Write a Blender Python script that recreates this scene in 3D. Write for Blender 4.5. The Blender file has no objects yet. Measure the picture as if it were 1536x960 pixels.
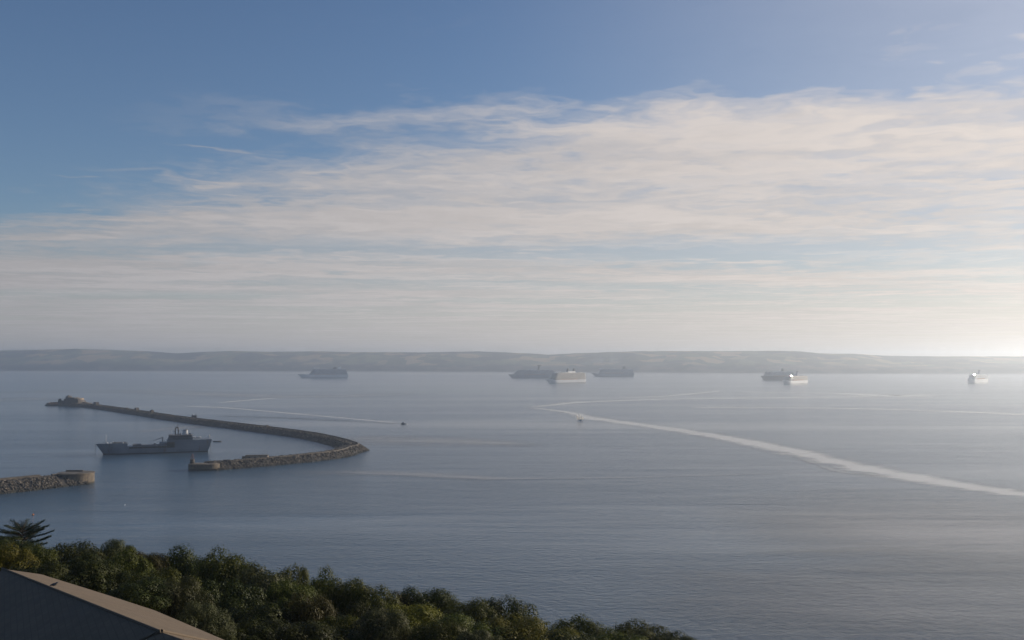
import bpy, math, random
import numpy as np
from mathutils import Vector, Matrix, noise as mnoise

SC = bpy.context.scene
COL = SC.collection
R = math.radians

# ------------------------------------------------------------------ camera, sky, sun, exposure
CAM_H = 104.0
FPX = 1493.333            # focal length in photo pixels (35 mm on a 36 mm sensor, 1536 px wide)
HORIZON = 540.0
PITCH = math.atan((HORIZON - 480.0) / FPX)
cam_d = bpy.data.cameras.new('camera')
cam_d.lens = 35.0; cam_d.sensor_width = 36.0
cam_d.clip_start = 0.5; cam_d.clip_end = 60000.0
cam = bpy.data.objects.new('camera', cam_d); COL.objects.link(cam)
cam.location = (0, 0, CAM_H); cam.rotation_euler = (math.pi / 2 + PITCH, 0, 0)
SC.camera = cam

SUN_AZ, SUN_EL = R(61), R(15)          # azimuth clockwise from the view direction (+Y)
SUN_DIR = Vector((math.sin(SUN_AZ) * math.cos(SUN_EL), math.cos(SUN_AZ) * math.cos(SUN_EL), math.sin(SUN_EL)))
sun_d = bpy.data.lights.new('sun', 'SUN')
sun_d.energy = 5.0; sun_d.angle = R(0.5); sun_d.color = (1.0, 0.86, 0.70)
sun = bpy.data.objects.new('sun', sun_d); COL.objects.link(sun)
sun.rotation_euler = (-SUN_DIR).to_track_quat('-Z', 'Y').to_euler()

SC.view_settings.view_transform = 'Standard'
SC.view_settings.look = 'None'
SC.view_settings.exposure = 0.08
SC.view_settings.gamma = 1.0
SC.cycles.use_denoising = True
SC.cycles.max_bounces = 6
SC.cycles.diffuse_bounces = 2
SC.cycles.glossy_bounces = 3
SC.cycles.transparent_max_bounces = 12
SC.cycles.volume_bounces = 1
SC.cycles.sample_clamp_indirect = 6.0


class NT:
    """small helper for node trees"""
    def __init__(self, tree):
        self.t = tree; tree.nodes.clear()
    def n(self, kind, **kw):
        nd = self.t.nodes.new(kind)
        for k, v in kw.items():
            if k.startswith('i_'):
                key = k[2:]
                nd.inputs[int(key) if key.isdigit() else key.replace('_', ' ')].default_value = v
            else:
                setattr(nd, k, v)
        return nd
    def l(self, a, b):
        self.t.links.new(a, b)
    def val(self, sock, v):
        if hasattr(v, 'is_linked') or isinstance(v, bpy.types.NodeSocket):
            self.l(v, sock)
        else:
            sock.default_value = v
    def m(self, op, a, b=0.0, c=0.0, clamp=False):
        nd = self.n('ShaderNodeMath', operation=op, use_clamp=clamp)
        self.val(nd.inputs[0], a); self.val(nd.inputs[1], b); self.val(nd.inputs[2], c)
        return nd.outputs[0]
    def vm(self, op, a, b=(0, 0, 0)):
        nd = self.n('ShaderNodeVectorMath', operation=op)
        self.val(nd.inputs[0], a); self.val(nd.inputs[1], b)
        return nd.outputs['Value'] if op in ('DOT_PRODUCT', 'LENGTH') else nd.outputs[0]
    def mapr(self, v, a, b, c=0.0, d=1.0, smooth=True):
        nd = self.n('ShaderNodeMapRange', interpolation_type='SMOOTHSTEP' if smooth else 'LINEAR')
        self.val(nd.inputs['Value'], v)
        nd.inputs['From Min'].default_value = a; nd.inputs['From Max'].default_value = b
        nd.inputs['To Min'].default_value = c; nd.inputs['To Max'].default_value = d
        return nd.outputs[0]
    def noise(self, vec, scale=1.0, detail=4.0, rough=0.5, dist=0.0):
        nd = self.n('ShaderNodeTexNoise')
        self.l(vec, nd.inputs['Vector'])
        nd.inputs['Scale'].default_value = scale; nd.inputs['Detail'].default_value = detail
        nd.inputs['Roughness'].default_value = rough; nd.inputs['Distortion'].default_value = dist
        return nd.outputs[0]
    def mapping(self, vec, loc=(0, 0, 0), rot=(0, 0, 0), scale=(1, 1, 1)):
        nd = self.n('ShaderNodeMapping')
        self.l(vec, nd.inputs[0])
        nd.inputs['Location'].default_value = loc; nd.inputs['Rotation'].default_value = rot
        nd.inputs['Scale'].default_value = scale
        return nd.outputs[0]
    def mix(self, f, a, b):
        nd = self.n('ShaderNodeMix', data_type='RGBA')
        self.val(nd.inputs[0], f)
        for s, v in ((nd.inputs[6], a), (nd.inputs[7], b)):
            if isinstance(v, bpy.types.NodeSocket): self.l(v, s)
            else: s.default_value = (v[0], v[1], v[2], 1)
        return nd.outputs[2]
    def comb(self, x, y, z):
        nd = self.n('ShaderNodeCombineXYZ')
        for s, v in zip(nd.inputs, (x, y, z)): self.val(s, v)
        return nd.outputs[0]
    def sep(self, v):
        nd = self.n('ShaderNodeSeparateXYZ'); self.l(v, nd.inputs[0])
        return nd.outputs


def build_world():
    w = bpy.data.worlds.new('World'); SC.world = w; w.use_nodes = True
    t = NT(w.node_tree)
    sky = t.n('ShaderNodeTexSky', sky_type='NISHITA', sun_disc=False)
    sky.sun_elevation = SUN_EL; sky.sun_rotation = SUN_AZ
    sky.altitude = 100.0; sky.air_density = 1.0; sky.dust_density = 0.5; sky.ozone_density = 3.0
    d = t.n('ShaderNodeTexCoord').outputs['Generated']
    dn = t.vm('NORMALIZE', d)
    x, y, z = t.sep(dn)
    zc = t.m('MAXIMUM', z, 0.012)
    p = t.comb(t.m('DIVIDE', x, zc), t.m('DIVIDE', y, zc), 0.0)
    # flat cloud deck seen in perspective; front of the cirrus sheet is the line y + .57 x = 4.4
    px, py, _ = t.sep(p)
    front = t.m('ADD', t.m('MULTIPLY_ADD', px, 0.88, py), -3.55)
    warp = t.noise(t.mapping(p, loc=(0.4, 0.2, 0), scale=(0.45, 0.40, 1)), 1.0, 3.0, 0.5)
    pw = t.n('ShaderNodeVectorMath', operation='ADD')
    wv = t.n('ShaderNodeTexNoise'); t.l(t.mapping(p, scale=(0.5, 0.5, 1)), wv.inputs['Vector']); wv.inputs['Detail'].default_value = 3.0
    wsc = t.n('ShaderNodeVectorMath', operation='SCALE'); t.l(wv.outputs['Color'], wsc.inputs[0]); wsc.inputs['Scale'].default_value = 1.6
    t.l(p, pw.inputs[0]); t.l(wsc.outputs[0], pw.inputs[1]); pw = pw.outputs[0]
    fine = t.noise(t.mapping(pw, loc=(2, 9, 0), rot=(0, 0, R(-24)), scale=(0.50, 1.5, 1)), 1.0, 6.0, 0.54, 0.2)
    fine2 = t.noise(t.mapping(pw, loc=(5, 1, 0), rot=(0, 0, R(-14)), scale=(0.16, 0.46, 1)), 1.0, 6.0, 0.52, 0.2)
    big = t.noise(t.mapping(p, loc=(1, 4, 0), rot=(0, 0, R(-10)), scale=(0.09, 0.20, 1)), 1.0, 4.0, 0.55, 0.4)
    f2 = t.m('ADD', front, t.m('MULTIPLY', t.m('SUBTRACT', warp, 0.5), 2.6))
    f3 = t.m('ADD', f2, t.m('ADD', t.m('MULTIPLY', t.m('SUBTRACT', fine2, 0.5), 3.2), t.m('MULTIPLY', t.m('SUBTRACT', fine, 0.5), 2.2)))
    sheet = t.mapr(f3, -0.2, 1.5)
    body = t.mapr(t.m('ADD', t.m('MULTIPLY', fine, 0.35), t.m('MULTIPLY', fine2, 0.65)), 0.34, 0.60, 0.45, 1.0)
    dens = t.m('MULTIPLY', sheet, body)
    # thin wisps ahead of the front
    wisp = t.m('MULTIPLY', t.mapr(fine, 0.52, 0.78), t.mapr(f2, -1.3, 0.6, 0.0, 0.40))
    dens = t.m('MAXIMUM', dens, wisp)
    def wisp_along(xa, ya, xb, yb, wid, strength):
        # an elongated wisp lying in the cloud deck between two sighted points
        a = plan_pt(xa, ya); b_ = plan_pt(xb, yb)
        dx, dy = b_[0] - a[0], b_[1] - a[1]; ln = math.hypot(dx, dy); ux, uy = dx / ln, dy / ln
        qx, qy, _ = t.sep(pw2)
        rx = t.m('SUBTRACT', qx, a[0]); ry = t.m('SUBTRACT', qy, a[1])
        al = t.m('DIVIDE', t.m('ADD', t.m('MULTIPLY', rx, ux), t.m('MULTIPLY', ry, uy)), ln)
        ac = t.m('DIVIDE', t.m('SUBTRACT', t.m('MULTIPLY', ry, ux), t.m('MULTIPLY', rx, uy)), wid)
        prof = t.m('MULTIPLY', t.mapr(al, 0.0, 0.55), t.mapr(al, 0.7, 1.15, 1.0, 0.0))
        wdt = t.m('MULTIPLY_ADD', t.mapr(al, 0.1, 0.8), 0.75, 0.25)
        cross = t.mapr(t.m('ABSOLUTE', t.m('DIVIDE', ac, wdt)), 0.0, 1.0, 1.0, 0.0)
        br = t.mapr(fine, 0.30, 0.60, 0.22, 1.0)
        return t.m('MULTIPLY', t.m('MULTIPLY', prof, cross), t.m('MULTIPLY', br, strength))
    def plan_pt(px_, py_):
        u = (px_ - 768.0) / 1493.333; v = (480.0 - py_) / 1493.333
        cp, sp = math.cos(PITCH), math.sin(PITCH)
        y_ = cp - v * sp; z_ = v * cp + sp
        return (u / z_, y_ / z_)
    w2 = t.n('ShaderNodeVectorMath', operation='SCALE'); w2s = t.n('ShaderNodeVectorMath', operation='SUBTRACT')
    t.l(wv.outputs['Color'], w2s.inputs[0]); w2s.inputs[1].default_value = (0.5, 0.5, 0.5)
    t.l(w2s.outputs[0], w2.inputs[0]); w2.inputs['Scale'].default_value = 1.0
    pw2 = t.vm('ADD', p, w2.outputs[0])
    for args in ((95, 240, 560, 300, 0.42, 1.0), (215, 212, 400, 232, 0.10, 0.6), (470, 262, 760, 232, 0.55, 0.75), (560, 246, 900, 262, 0.5, 0.7), (700, 205, 1010, 178, 0.35, 0.5), (985, 136, 1110, 124, 0.16, 0.3), (1060, 110, 1580, 35, 0.30, 0.38), (40, 262, 150, 264, 0.12, 0.35)):
        dens = t.m('MAXIMUM', dens, wisp_along(*args))
    # far part of the deck closes up into an even veil
    veil = t.mapr(z, 0.015, 0.15, 0.95, 0.0)
    dens = t.m('MAXIMUM', dens, t.m('MULTIPLY', veil, t.mapr(fine2, 0.30, 0.62, 0.80, 1.0)))
    dens = t.m('MAXIMUM', dens, t.mapr(t.vm('DOT_PRODUCT', dn, tuple(SUN_DIR)), 0.45, 0.95, 0.0, 0.36))
    dens = t.m('MULTIPLY', dens, 0.97)
    # clouds take the light of the sky behind them, greyed, and brighten towards the sun
    hsv = t.n('ShaderNodeHueSaturation'); t.l(sky.outputs[0], hsv.inputs['Color'])
    hsv.inputs['Saturation'].default_value = 0.10; hsv.inputs['Value'].default_value = 1.0
    sd = t.vm('DOT_PRODUCT', dn, tuple(SUN_DIR))
    lift = t.mapr(sd, -0.3, 0.95, 1.22, 2.95, smooth=False)
    lift = t.m('MULTIPLY', lift, t.mapr(z, 0.0, 0.16, 1.12, 1.0))
    lift2 = t.m('MULTIPLY', lift, t.mapr(fine, 0.3, 0.75, 0.92, 1.10))
    tint = t.mix(t.mapr(sd, 0.0, 0.9), (2.56, 2.43, 2.47), (3.0, 2.66, 2.42))
    cl = t.n('ShaderNodeVectorMath', operation='SCALE'); t.l(tint, cl.inputs[0]); t.l(lift2, cl.inputs['Scale'])
    cloud = t.mix(0.14, cl.outputs[0], hsv.outputs[0])
    blue = t.n('ShaderNodeMix', data_type='RGBA', blend_type='MULTIPLY'); blue.inputs[0].default_value = 1.0
    t.l(sky.outputs[0], blue.inputs[6]); blue.inputs[7].default_value = (0.98, 0.98, 1.07, 1)
    out = t.mix(dens, blue.outputs[2], cloud)
    bg = t.n('ShaderNodeBackground'); t.l(out, bg.inputs[0]); bg.inputs[1].default_value = 0.085
    wo = t.n('ShaderNodeOutputWorld'); t.l(bg.outputs[0], wo.inputs[0])
build_world()


# ------------------------------------------------------------------ helpers
CP, SP = math.cos(PITCH), math.sin(PITCH)
def ray(px, py):
    """direction of a photo pixel, scaled to unit depth along +Y"""
    u = (px - 768.0) / FPX; v = (480.0 - py) / FPX
    d = Vector((u, CP - v * SP, v * CP + SP))
    return d / d.y
def at(px, py, depth):
    return Vector((0, 0, CAM_H)) + ray(px, py) * depth
def on_sea(px, py, z=0.0):
    r = ray(px, py)
    return Vector((0, 0, CAM_H)) + r * ((z - CAM_H) / r.z)

def new_mat(name):
    m = bpy.data.materials.new(name); m.use_nodes = True
    return m, NT(m.node_tree)

def simple_mat(name, col, rough=0.6, var=0.12, scale=0.3, bump=0.0, bscale=2.0, metallic=0.0, spec=0.5, tint=None):
    m, t = new_mat(name)
    co = t.n('ShaderNodeTexCoord').outputs['Object']
    n = t.noise(co, scale, 5.0, 0.6)
    dark = tuple(c * (1 - var) for c in col); lite = tuple(min(1, c * (1 + var)) for c in col)
    if tint: lite = tint
    c = t.mix(t.mapr(n, 0.3, 0.7), dark, lite)
    b = t.n('ShaderNodeBsdfPrincipled')
    t.l(c, b.inputs['Base Color'])
    b.inputs['Roughness'].default_value = rough; b.inputs['Metallic'].default_value = metallic
    b.inputs['Specular IOR Level'].default_value = spec
    if bump:
        bn = t.n('ShaderNodeBump'); bn.inputs['Strength'].default_value = bump; bn.inputs['Distance'].default_value = 0.2
        t.l(t.noise(co, bscale, 4.0, 0.6), bn.inputs['Height']); t.l(bn.outputs[0], b.inputs['Normal'])
    o = t.n('ShaderNodeOutputMaterial'); t.l(b.outputs[0], o.inputs[0])
    return m

class MB:
    """collects shapes and links them as ONE mesh object"""
    def __init__(self): self.v = []; self.f = []; self.mi = []
    def add(self, vs, fs, mi=0):
        o = len(self.v); self.v += [tuple(a) for a in vs]
        self.f += [tuple(i + o for i in f) for f in fs]; self.mi += [mi] * len(fs)
        return self
    def box(self, c, s, rz=0.0, mi=0, top=1.0):
        cx, cy, cz = c; hx, hy, hz = s[0] / 2, s[1] / 2, s[2] / 2
        ca, sa = math.cos(rz), math.sin(rz); vs = []
        for sz in (-1, 1):
            k = top if sz > 0 else 1.0
            for sx, sy in ((-1, -1), (1, -1), (1, 1), (-1, 1)):
                a, b = sx * hx * k, sy * hy * k
                vs.append((cx + a * ca - b * sa, cy + a * sa + b * ca, cz + sz * hz))
        return self.add(vs, [(0, 3, 2, 1), (4, 5, 6, 7), (0, 1, 5, 4), (1, 2, 6, 5), (2, 3, 7, 6), (3, 0, 4, 7)], mi)
    def prism(self, pts, z0, z1, mi=0, top=None):
        n = len(pts); top = top or pts
        vs = [(p[0], p[1], z0) for p in pts] + [(p[0], p[1], z1) for p in top]
        fs = [tuple(range(n))[::-1], tuple(range(n, 2 * n))] + [(i, (i + 1) % n, n + (i + 1) % n, n + i) for i in range(n)]
        return self.add(vs, fs, mi)
    def cyl(self, c, r0, r1, h, n=16, mi=0, sx=1.0, sy=1.0, dx=0.0, dy=0.0):
        a = [2 * math.pi * i / n for i in range(n)]
        p0 = [(c[0] + math.cos(t) * r0 * sx, c[1] + math.sin(t) * r0 * sy) for t in a]
        p1 = [(c[0] + dx + math.cos(t) * r1 * sx, c[1] + dy + math.sin(t) * r1 * sy) for t in a]
        return self.prism(p0, c[2], c[2] + h, mi, p1)
    def tube(self, pts, rad, n=6, mi=0):
        pts = [Vector(p) for p in pts]
        if not hasattr(rad, '__len__'): rad = [rad] * len(pts)
        vs = []; fs = []
        for i, p in enumerate(pts):
            d = (pts[min(i + 1, len(pts) - 1)] - pts[max(i - 1, 0)]).normalized()
            a = d.orthogonal().normalized(); b = d.cross(a)
            for k in range(n):
                th = 2 * math.pi * k / n
                vs.append(p + (a * math.cos(th) + b * math.sin(th)) * rad[i])
        for i in range(len(pts) - 1):
            for k in range(n):
                k2 = (k + 1) % n
                fs.append((i * n + k, i * n + k2, (i + 1) * n + k2, (i + 1) * n + k))
        fs.append(tuple(range(n))[::-1]); e = (len(pts) - 1) * n; fs.append(tuple(range(e, e + n)))
        return self.add(vs, fs, mi)
    def ball(self, c, r, sc=(1, 1, 1), nu=10, nv=7, mi=0):
        vs = [(c[0], c[1], c[2] - r * sc[2])]; fs = []
        for j in range(1, nv):
            ph = -math.pi / 2 + math.pi * j / nv
            for i in range(nu):
                th = 2 * math.pi * i / nu
                vs.append((c[0] + r * sc[0] * math.cos(ph) * math.cos(th), c[1] + r * sc[1] * math.cos(ph) * math.sin(th), c[2] + r * sc[2] * math.sin(ph)))
        vs.append((c[0], c[1], c[2] + r * sc[2])); t = len(vs) - 1
        for i in range(nu):
            i2 = (i + 1) % nu
            fs.append((0, 1 + i2, 1 + i)); fs.append((t, 1 + (nv - 2) * nu + i, 1 + (nv - 2) * nu + i2))
            for j in range(nv - 2):
                a = 1 + j * nu
                fs.append((a + i, a + i2, a + nu + i2, a + nu + i))
        return self.add(vs, fs, mi)
    def loft(self, rows, mi=0, closed=False):
        n = len(rows[0]); vs = [p for r in rows for p in r]; fs = []
        for i in range(len(rows) - 1):
            for k in range(n if closed else n - 1):
                k2 = (k + 1) % n
                fs.append((i * n + k, i * n + k2, (i + 1) * n + k2, (i + 1) * n + k))
        return self.add(vs, fs, mi)
    def build(self, name, mats, parent=None, smooth=False, loc=None):
        me = bpy.data.meshes.new(name); me.from_pydata(self.v, [], self.f)
        if not isinstance(mats, (list, tuple)): mats = [mats]
        for m in mats: me.materials.append(m)
        me.polygons.foreach_set('material_index', self.mi)
        if smooth: me.polygons.foreach_set('use_smooth', [True] * len(self.f))
        me.update()
        o = bpy.data.objects.new(name, me); COL.objects.link(o)
        if parent is not None: o.parent = parent
        if loc is not None: o.location = loc
        return o

def split_build(mb, name, mat, parent, smooth=False):
    """every separate piece of the collected shapes becomes an object of its own"""
    n = len(mb.v); par = list(range(n))
    def find(i):
        while par[i] != i: par[i] = par[par[i]]; i = par[i]
        return i
    for f in mb.f:
        a = find(f[0])
        for i in f[1:]: par[find(i)] = a
    groups = {}
    for k, f in enumerate(mb.f): groups.setdefault(find(f[0]), []).append(k)
    out = []
    for g in groups.values():
        q = MB(); mp = {}
        for k in g:
            for i in mb.f[k]:
                if i not in mp: mp[i] = len(q.v); q.v.append(mb.v[i])
            q.f.append(tuple(mp[i] for i in mb.f[k])); q.mi.append(0)
        out.append(q.build(name, mat, parent, smooth))
    return out

def quads_mesh(name, verts, mats, mat_index=None):
    """numpy (N,4,3) quads to a mesh"""
    n = len(verts); me = bpy.data.meshes.new(name)
    me.vertices.add(n * 4); me.vertices.foreach_set('co', verts.reshape(-1).astype(np.float32))
    me.loops.add(n * 4); me.loops.foreach_set('vertex_index', np.arange(n * 4, dtype=np.int32))
    me.polygons.add(n); me.polygons.foreach_set('loop_start', np.arange(0, n * 4, 4, dtype=np.int32))
    for m in mats: me.materials.append(m)
    if mat_index is not None: me.polygons.foreach_set('material_index', mat_index.astype(np.int32))
    me.update(calc_edges=True); me.validate()
    return me

def tag(o, label=None, cat=None, group=None, kind=None):
    if label: o['label'] = label
    if cat: o['category'] = cat
    if group: o['group'] = group
    if kind: o['kind'] = kind
    return o
def empty(name, loc=(0, 0, 0), rz=0.0):
    o = bpy.data.objects.new(name, None); COL.objects.link(o)
    o.location = loc; o.rotation_euler = (0, 0, rz)
    return o

def lerp_list(xs, ys, x):
    return float(np.interp(x, xs, ys))


# ------------------------------------------------------------------ sea
def sea_nodes(t, calm, base=(0.052, 0.095, 0.138)):
    """water: dark body under a rippled reflecting surface; calm 0..1 scales the ripples"""
    co = t.n('ShaderNodeTexCoord').outputs['Object']
    swell = t.noise(t.mapping(co, rot=(0, 0, R(12)), scale=(0.020, 0.045, 1)), 1.0, 3.0, 0.55, 0.3)
    wave = t.noise(t.mapping(co, rot=(0, 0, R(-16)), scale=(0.20, 0.27, 1)), 1.0, 5.0, 0.62, 0.4)
    ripple = t.noise(t.mapping(co, rot=(0, 0, R(20)), scale=(0.5, 0.8, 1)), 1.0, 4.0, 0.6)
    h = t.m('ADD', t.m('MULTIPLY', swell, 1.4), t.m('ADD', t.m('MULTIPLY', wave, 1.7), t.m('MULTIPLY', ripple, 0.26)))
    # wind bands: broad stretches where the ripples are weaker or stronger
    band = t.noise(t.mapping(co, loc=(300, 40, 0), rot=(0, 0, R(6)), scale=(0.0007, 0.0042, 1)), 1.0, 5.0, 0.6, 0.7)
    band2 = t.noise(t.mapping(co, rot=(0, 0, R(-5)), scale=(0.0030, 0.014, 1)), 1.0, 4.0, 0.6, 0.5)
    amp = t.m('MULTIPLY', t.mapr(band, 0.32, 0.64, 0.35, 1.30), t.mapr(band2, 0.35, 0.65, 0.8, 1.15))
    if isinstance(calm, bpy.types.NodeSocket) or calm != 1.0:
        amp = t.m('MULTIPLY', amp, calm)
    bn = t.n('ShaderNodeBump'); bn.inputs['Distance'].default_value = 1.0
    t.l(t.m('MULTIPLY', h, amp), bn.inputs['Height']); bn.inputs['Strength'].default_value = 0.50
    b = t.n('ShaderNodeBsdfPrincipled')
    b.inputs['Base Color'].default_value = (base[0], base[1], base[2], 1)
    b.inputs['Roughness'].default_value = 0.16
    b.inputs['IOR'].default_value = 1.333
    t.l(bn.outputs[0], b.inputs['Normal'])
    return b, co

def build_sea():
    m, t = new_mat('sea_water')
    b, co = sea_nodes(t, 1.0)
    o = t.n('ShaderNodeOutputMaterial'); t.l(b.outputs[0], o.inputs[0])
    mb = MB()
    xs = np.linspace(-14000, 14000, 15); ys = np.linspace(-1200, 14200, 12)
    mb.loft([[(x, y, 0) for x in xs] for y in ys])
    s = mb.build('sea', m); tag(s, 'blue grey rippled sea filling the bay', None, None, 'structure')
build_sea()

def slick_mat(name, calm, alpha, lo=0.20, hi=0.50, e0=0.05, base=(0.052, 0.095, 0.138)):
    m, t = new_mat(name)
    b, co = sea_nodes(t, calm, base)
    uv = t.n('ShaderNodeTexCoord').outputs['UV']
    u, v, _ = t.sep(uv)
    edge = t.m('SUBTRACT', 1.0, t.m('ABSOLUTE', t.m('MULTIPLY_ADD', v, 2.0, -1.0)))
    ends = t.m('MULTIPLY', t.mapr(u, 0.0, e0), t.mapr(u, 1.0 - e0, 1.0, 1.0, 0.0))
    n = t.noise(t.mapping(co, rot=(0, 0, R(6)), scale=(0.005, 0.045, 1)), 1.0, 8.0, 0.70, 0.5)
    n3 = t.noise(t.mapping(co, scale=(0.06, 0.10, 1)), 1.0, 5.0, 0.7)
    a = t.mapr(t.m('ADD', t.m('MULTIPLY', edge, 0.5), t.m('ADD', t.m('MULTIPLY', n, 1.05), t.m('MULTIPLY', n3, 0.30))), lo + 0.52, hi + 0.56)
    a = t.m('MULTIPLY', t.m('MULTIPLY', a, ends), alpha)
    tr = t.n('ShaderNodeBsdfTransparent'); mx = t.n('ShaderNodeMixShader')
    t.l(a, mx.inputs[0]); t.l(tr.outputs[0], mx.inputs[1]); t.l(b.outputs[0], mx.inputs[2])
    o = t.n('ShaderNodeOutputMaterial'); t.l(mx.outputs[0], o.inputs[0])
    return m
SLICK = slick_mat('foam_and_painted_sheen_water', 0.15, 0.92, base=(0.52, 0.51, 0.48))  # pale base puts foam and the reflected bright sky into the colour
SHEEN_PAINT2 = slick_mat('faint_painted_sheen_water', 0.75, 0.8, 0.05, 0.75, 0.45, base=(0.19, 0.20, 0.21))  # sheen of the lower right water, put into a paler base colour
SHORE = slick_mat('painted_bright_shore_water', 0.2, 1.0, -0.25, 0.05, base=(0.40, 0.40, 0.39))  # brightness reflected below the coast is painted by the pale base
SLICK_SOFT = slick_mat('soft_painted_sheen_water', 0.35, 0.8, 0.20, 0.7, 0.2, base=(0.26, 0.27, 0.28))  # pale base stands in for low sky mirrored by smooth water
SHEEN_PAINT = slick_mat('painted_sheen_water', 0.42, 0.85, 0.05, 0.75, 0.42, base=(0.26, 0.255, 0.25))  # soft sheen painted as a pale base, besides the calmer ripples
CHOP = slick_mat('choppy_water', 2.2, 0.8)

def water_ribbon(pts, mat, label, z=0.05):
    """a strip of calmer or rougher water lying on the sea; pts are (x, y, width in metres) after smoothing"""
    P = []
    for i in range(len(pts) - 1):
        a = pts[max(i - 1, 0)]; b = pts[i]; c = pts[i + 1]; d = pts[min(i + 2, len(pts) - 1)]
        for k in range(8):
            q = k / 8.0
            P.append(tuple(0.5 * ((2 * b[j]) + (-a[j] + c[j]) * q + (2 * a[j] - 5 * b[j] + 4 * c[j] - d[j]) * q * q + (-a[j] + 3 * b[j] - 3 * c[j] + d[j]) * q ** 3) for j in range(3)))
    P.append(tuple(pts[-1]))
    vs = []; uv = []; fs = []
    n = len(P)
    for i, p in enumerate(P):
        t0 = Vector(P[max(i - 1, 0)][:2]); t1 = Vector(P[min(i + 1, n - 1)][:2])
        d = (t1 - t0).normalized(); nn = Vector((-d.y, d.x))
        w = abs(p[2]) / 2
        for k, s in enumerate((-1, 0, 1)):
            vs.append((p[0] + nn.x * w * s, p[1] + nn.y * w * s, z)); uv.append((i / (n - 1), k / 2))
    for i in range(n - 1):
        for k in range(2):
            fs.append((i * 3 + k, i * 3 + k + 1, (i + 1) * 3 + k + 1, (i + 1) * 3 + k))
    me = bpy.data.meshes.new('water_slick'); me.from_pydata(vs, [], fs)
    l = me.uv_layers.new(name='UVMap')
    for lp in me.loops: l.data[lp.index].uv = uv[lp.vertex_index]
    # sheets must face up
    me.update()
    if me.polygons[0].normal.z < 0: me.flip_normals()
    me.materials.append(mat)
    o = bpy.data.objects.new('water_slick', me); COL.objects.link(o)
    tag(o, label, None, None, 'structure')
    return o

def px_ribbon(pix, mat, label, z=0.05):
    """pix: photo pixels (x, y, vertical thickness) laid on the sea as metres"""
    out = []; P = [on_sea(x, y) for x, y, w in pix]
    for i, (x, y, w) in enumerate(pix):
        a = on_sea(x, y - w / 2); b = on_sea(x, y + w / 2)
        d = (P[min(i + 1, len(P) - 1)] - P[max(i - 1, 0)]).normalized()
        look = Vector((P[i].x, P[i].y, 0)).normalized()
        cross = abs(d.x * look.y - d.y * look.x)       # a strip seen end-on must be narrower to look as thin
        out.append((P[i].x, P[i].y, (a - b).length * max(cross, 0.12) * 1.4))
    return water_ribbon(out, mat, label, z)

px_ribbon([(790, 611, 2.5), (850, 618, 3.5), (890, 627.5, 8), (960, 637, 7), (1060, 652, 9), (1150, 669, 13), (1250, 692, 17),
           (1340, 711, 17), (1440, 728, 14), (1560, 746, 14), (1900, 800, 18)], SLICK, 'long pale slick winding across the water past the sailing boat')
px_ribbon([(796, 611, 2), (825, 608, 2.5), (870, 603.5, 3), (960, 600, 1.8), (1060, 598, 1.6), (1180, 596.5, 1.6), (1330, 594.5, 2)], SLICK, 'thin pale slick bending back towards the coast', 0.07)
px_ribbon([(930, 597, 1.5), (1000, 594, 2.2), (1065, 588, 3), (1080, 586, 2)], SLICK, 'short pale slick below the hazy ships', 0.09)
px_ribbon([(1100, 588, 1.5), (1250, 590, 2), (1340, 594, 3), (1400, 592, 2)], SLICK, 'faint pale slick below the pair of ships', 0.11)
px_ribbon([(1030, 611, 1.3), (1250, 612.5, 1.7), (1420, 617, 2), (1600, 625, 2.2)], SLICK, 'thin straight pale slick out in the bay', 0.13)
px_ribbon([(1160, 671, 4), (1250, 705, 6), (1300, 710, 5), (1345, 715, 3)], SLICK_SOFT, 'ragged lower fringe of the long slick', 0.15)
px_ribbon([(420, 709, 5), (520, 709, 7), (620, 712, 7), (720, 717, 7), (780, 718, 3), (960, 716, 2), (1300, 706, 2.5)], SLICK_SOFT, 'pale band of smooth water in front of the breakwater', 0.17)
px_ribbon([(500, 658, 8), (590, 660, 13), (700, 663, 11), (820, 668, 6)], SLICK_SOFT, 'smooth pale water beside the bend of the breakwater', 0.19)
px_ribbon([(1060, 800, 90), (1450, 800, 125), (1850, 800, 125)], SHEEN_PAINT, 'broad patch of smooth water painted with sheen at the right', 0.21)
px_ribbon([(-200, 557.6, 2.6), (200, 557.8, 2.6), (500, 558.8, 3.0), (800, 560.2, 3.4), (1100, 561.6, 3.8), (1500, 562.5, 4.5), (1900, 563, 4.5)], SHORE, 'band of water painted bright under the far coast', 0.03)
px_ribbon([(900, 915, 110), (1400, 905, 150), (1900, 905, 160)], SHEEN_PAINT2, 'rippled water with its sheen painted brighter at the lower right', 0.24)
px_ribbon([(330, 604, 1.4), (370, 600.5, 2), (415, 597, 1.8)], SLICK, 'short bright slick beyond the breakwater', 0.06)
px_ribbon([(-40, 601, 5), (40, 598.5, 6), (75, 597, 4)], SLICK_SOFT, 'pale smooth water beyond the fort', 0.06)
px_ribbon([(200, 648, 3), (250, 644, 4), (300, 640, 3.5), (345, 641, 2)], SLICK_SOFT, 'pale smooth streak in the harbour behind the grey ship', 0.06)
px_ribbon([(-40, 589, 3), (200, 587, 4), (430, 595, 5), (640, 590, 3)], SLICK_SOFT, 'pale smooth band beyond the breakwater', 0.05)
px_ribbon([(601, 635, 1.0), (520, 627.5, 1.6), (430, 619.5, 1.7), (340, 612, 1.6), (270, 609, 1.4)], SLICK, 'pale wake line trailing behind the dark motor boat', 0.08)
px_ribbon([(599, 635.7, 1.4), (520, 631.5, 2), (430, 627, 2), (330, 624, 1.8)], CHOP, 'dark wake line trailing behind the motor boat', 0.10)


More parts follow.
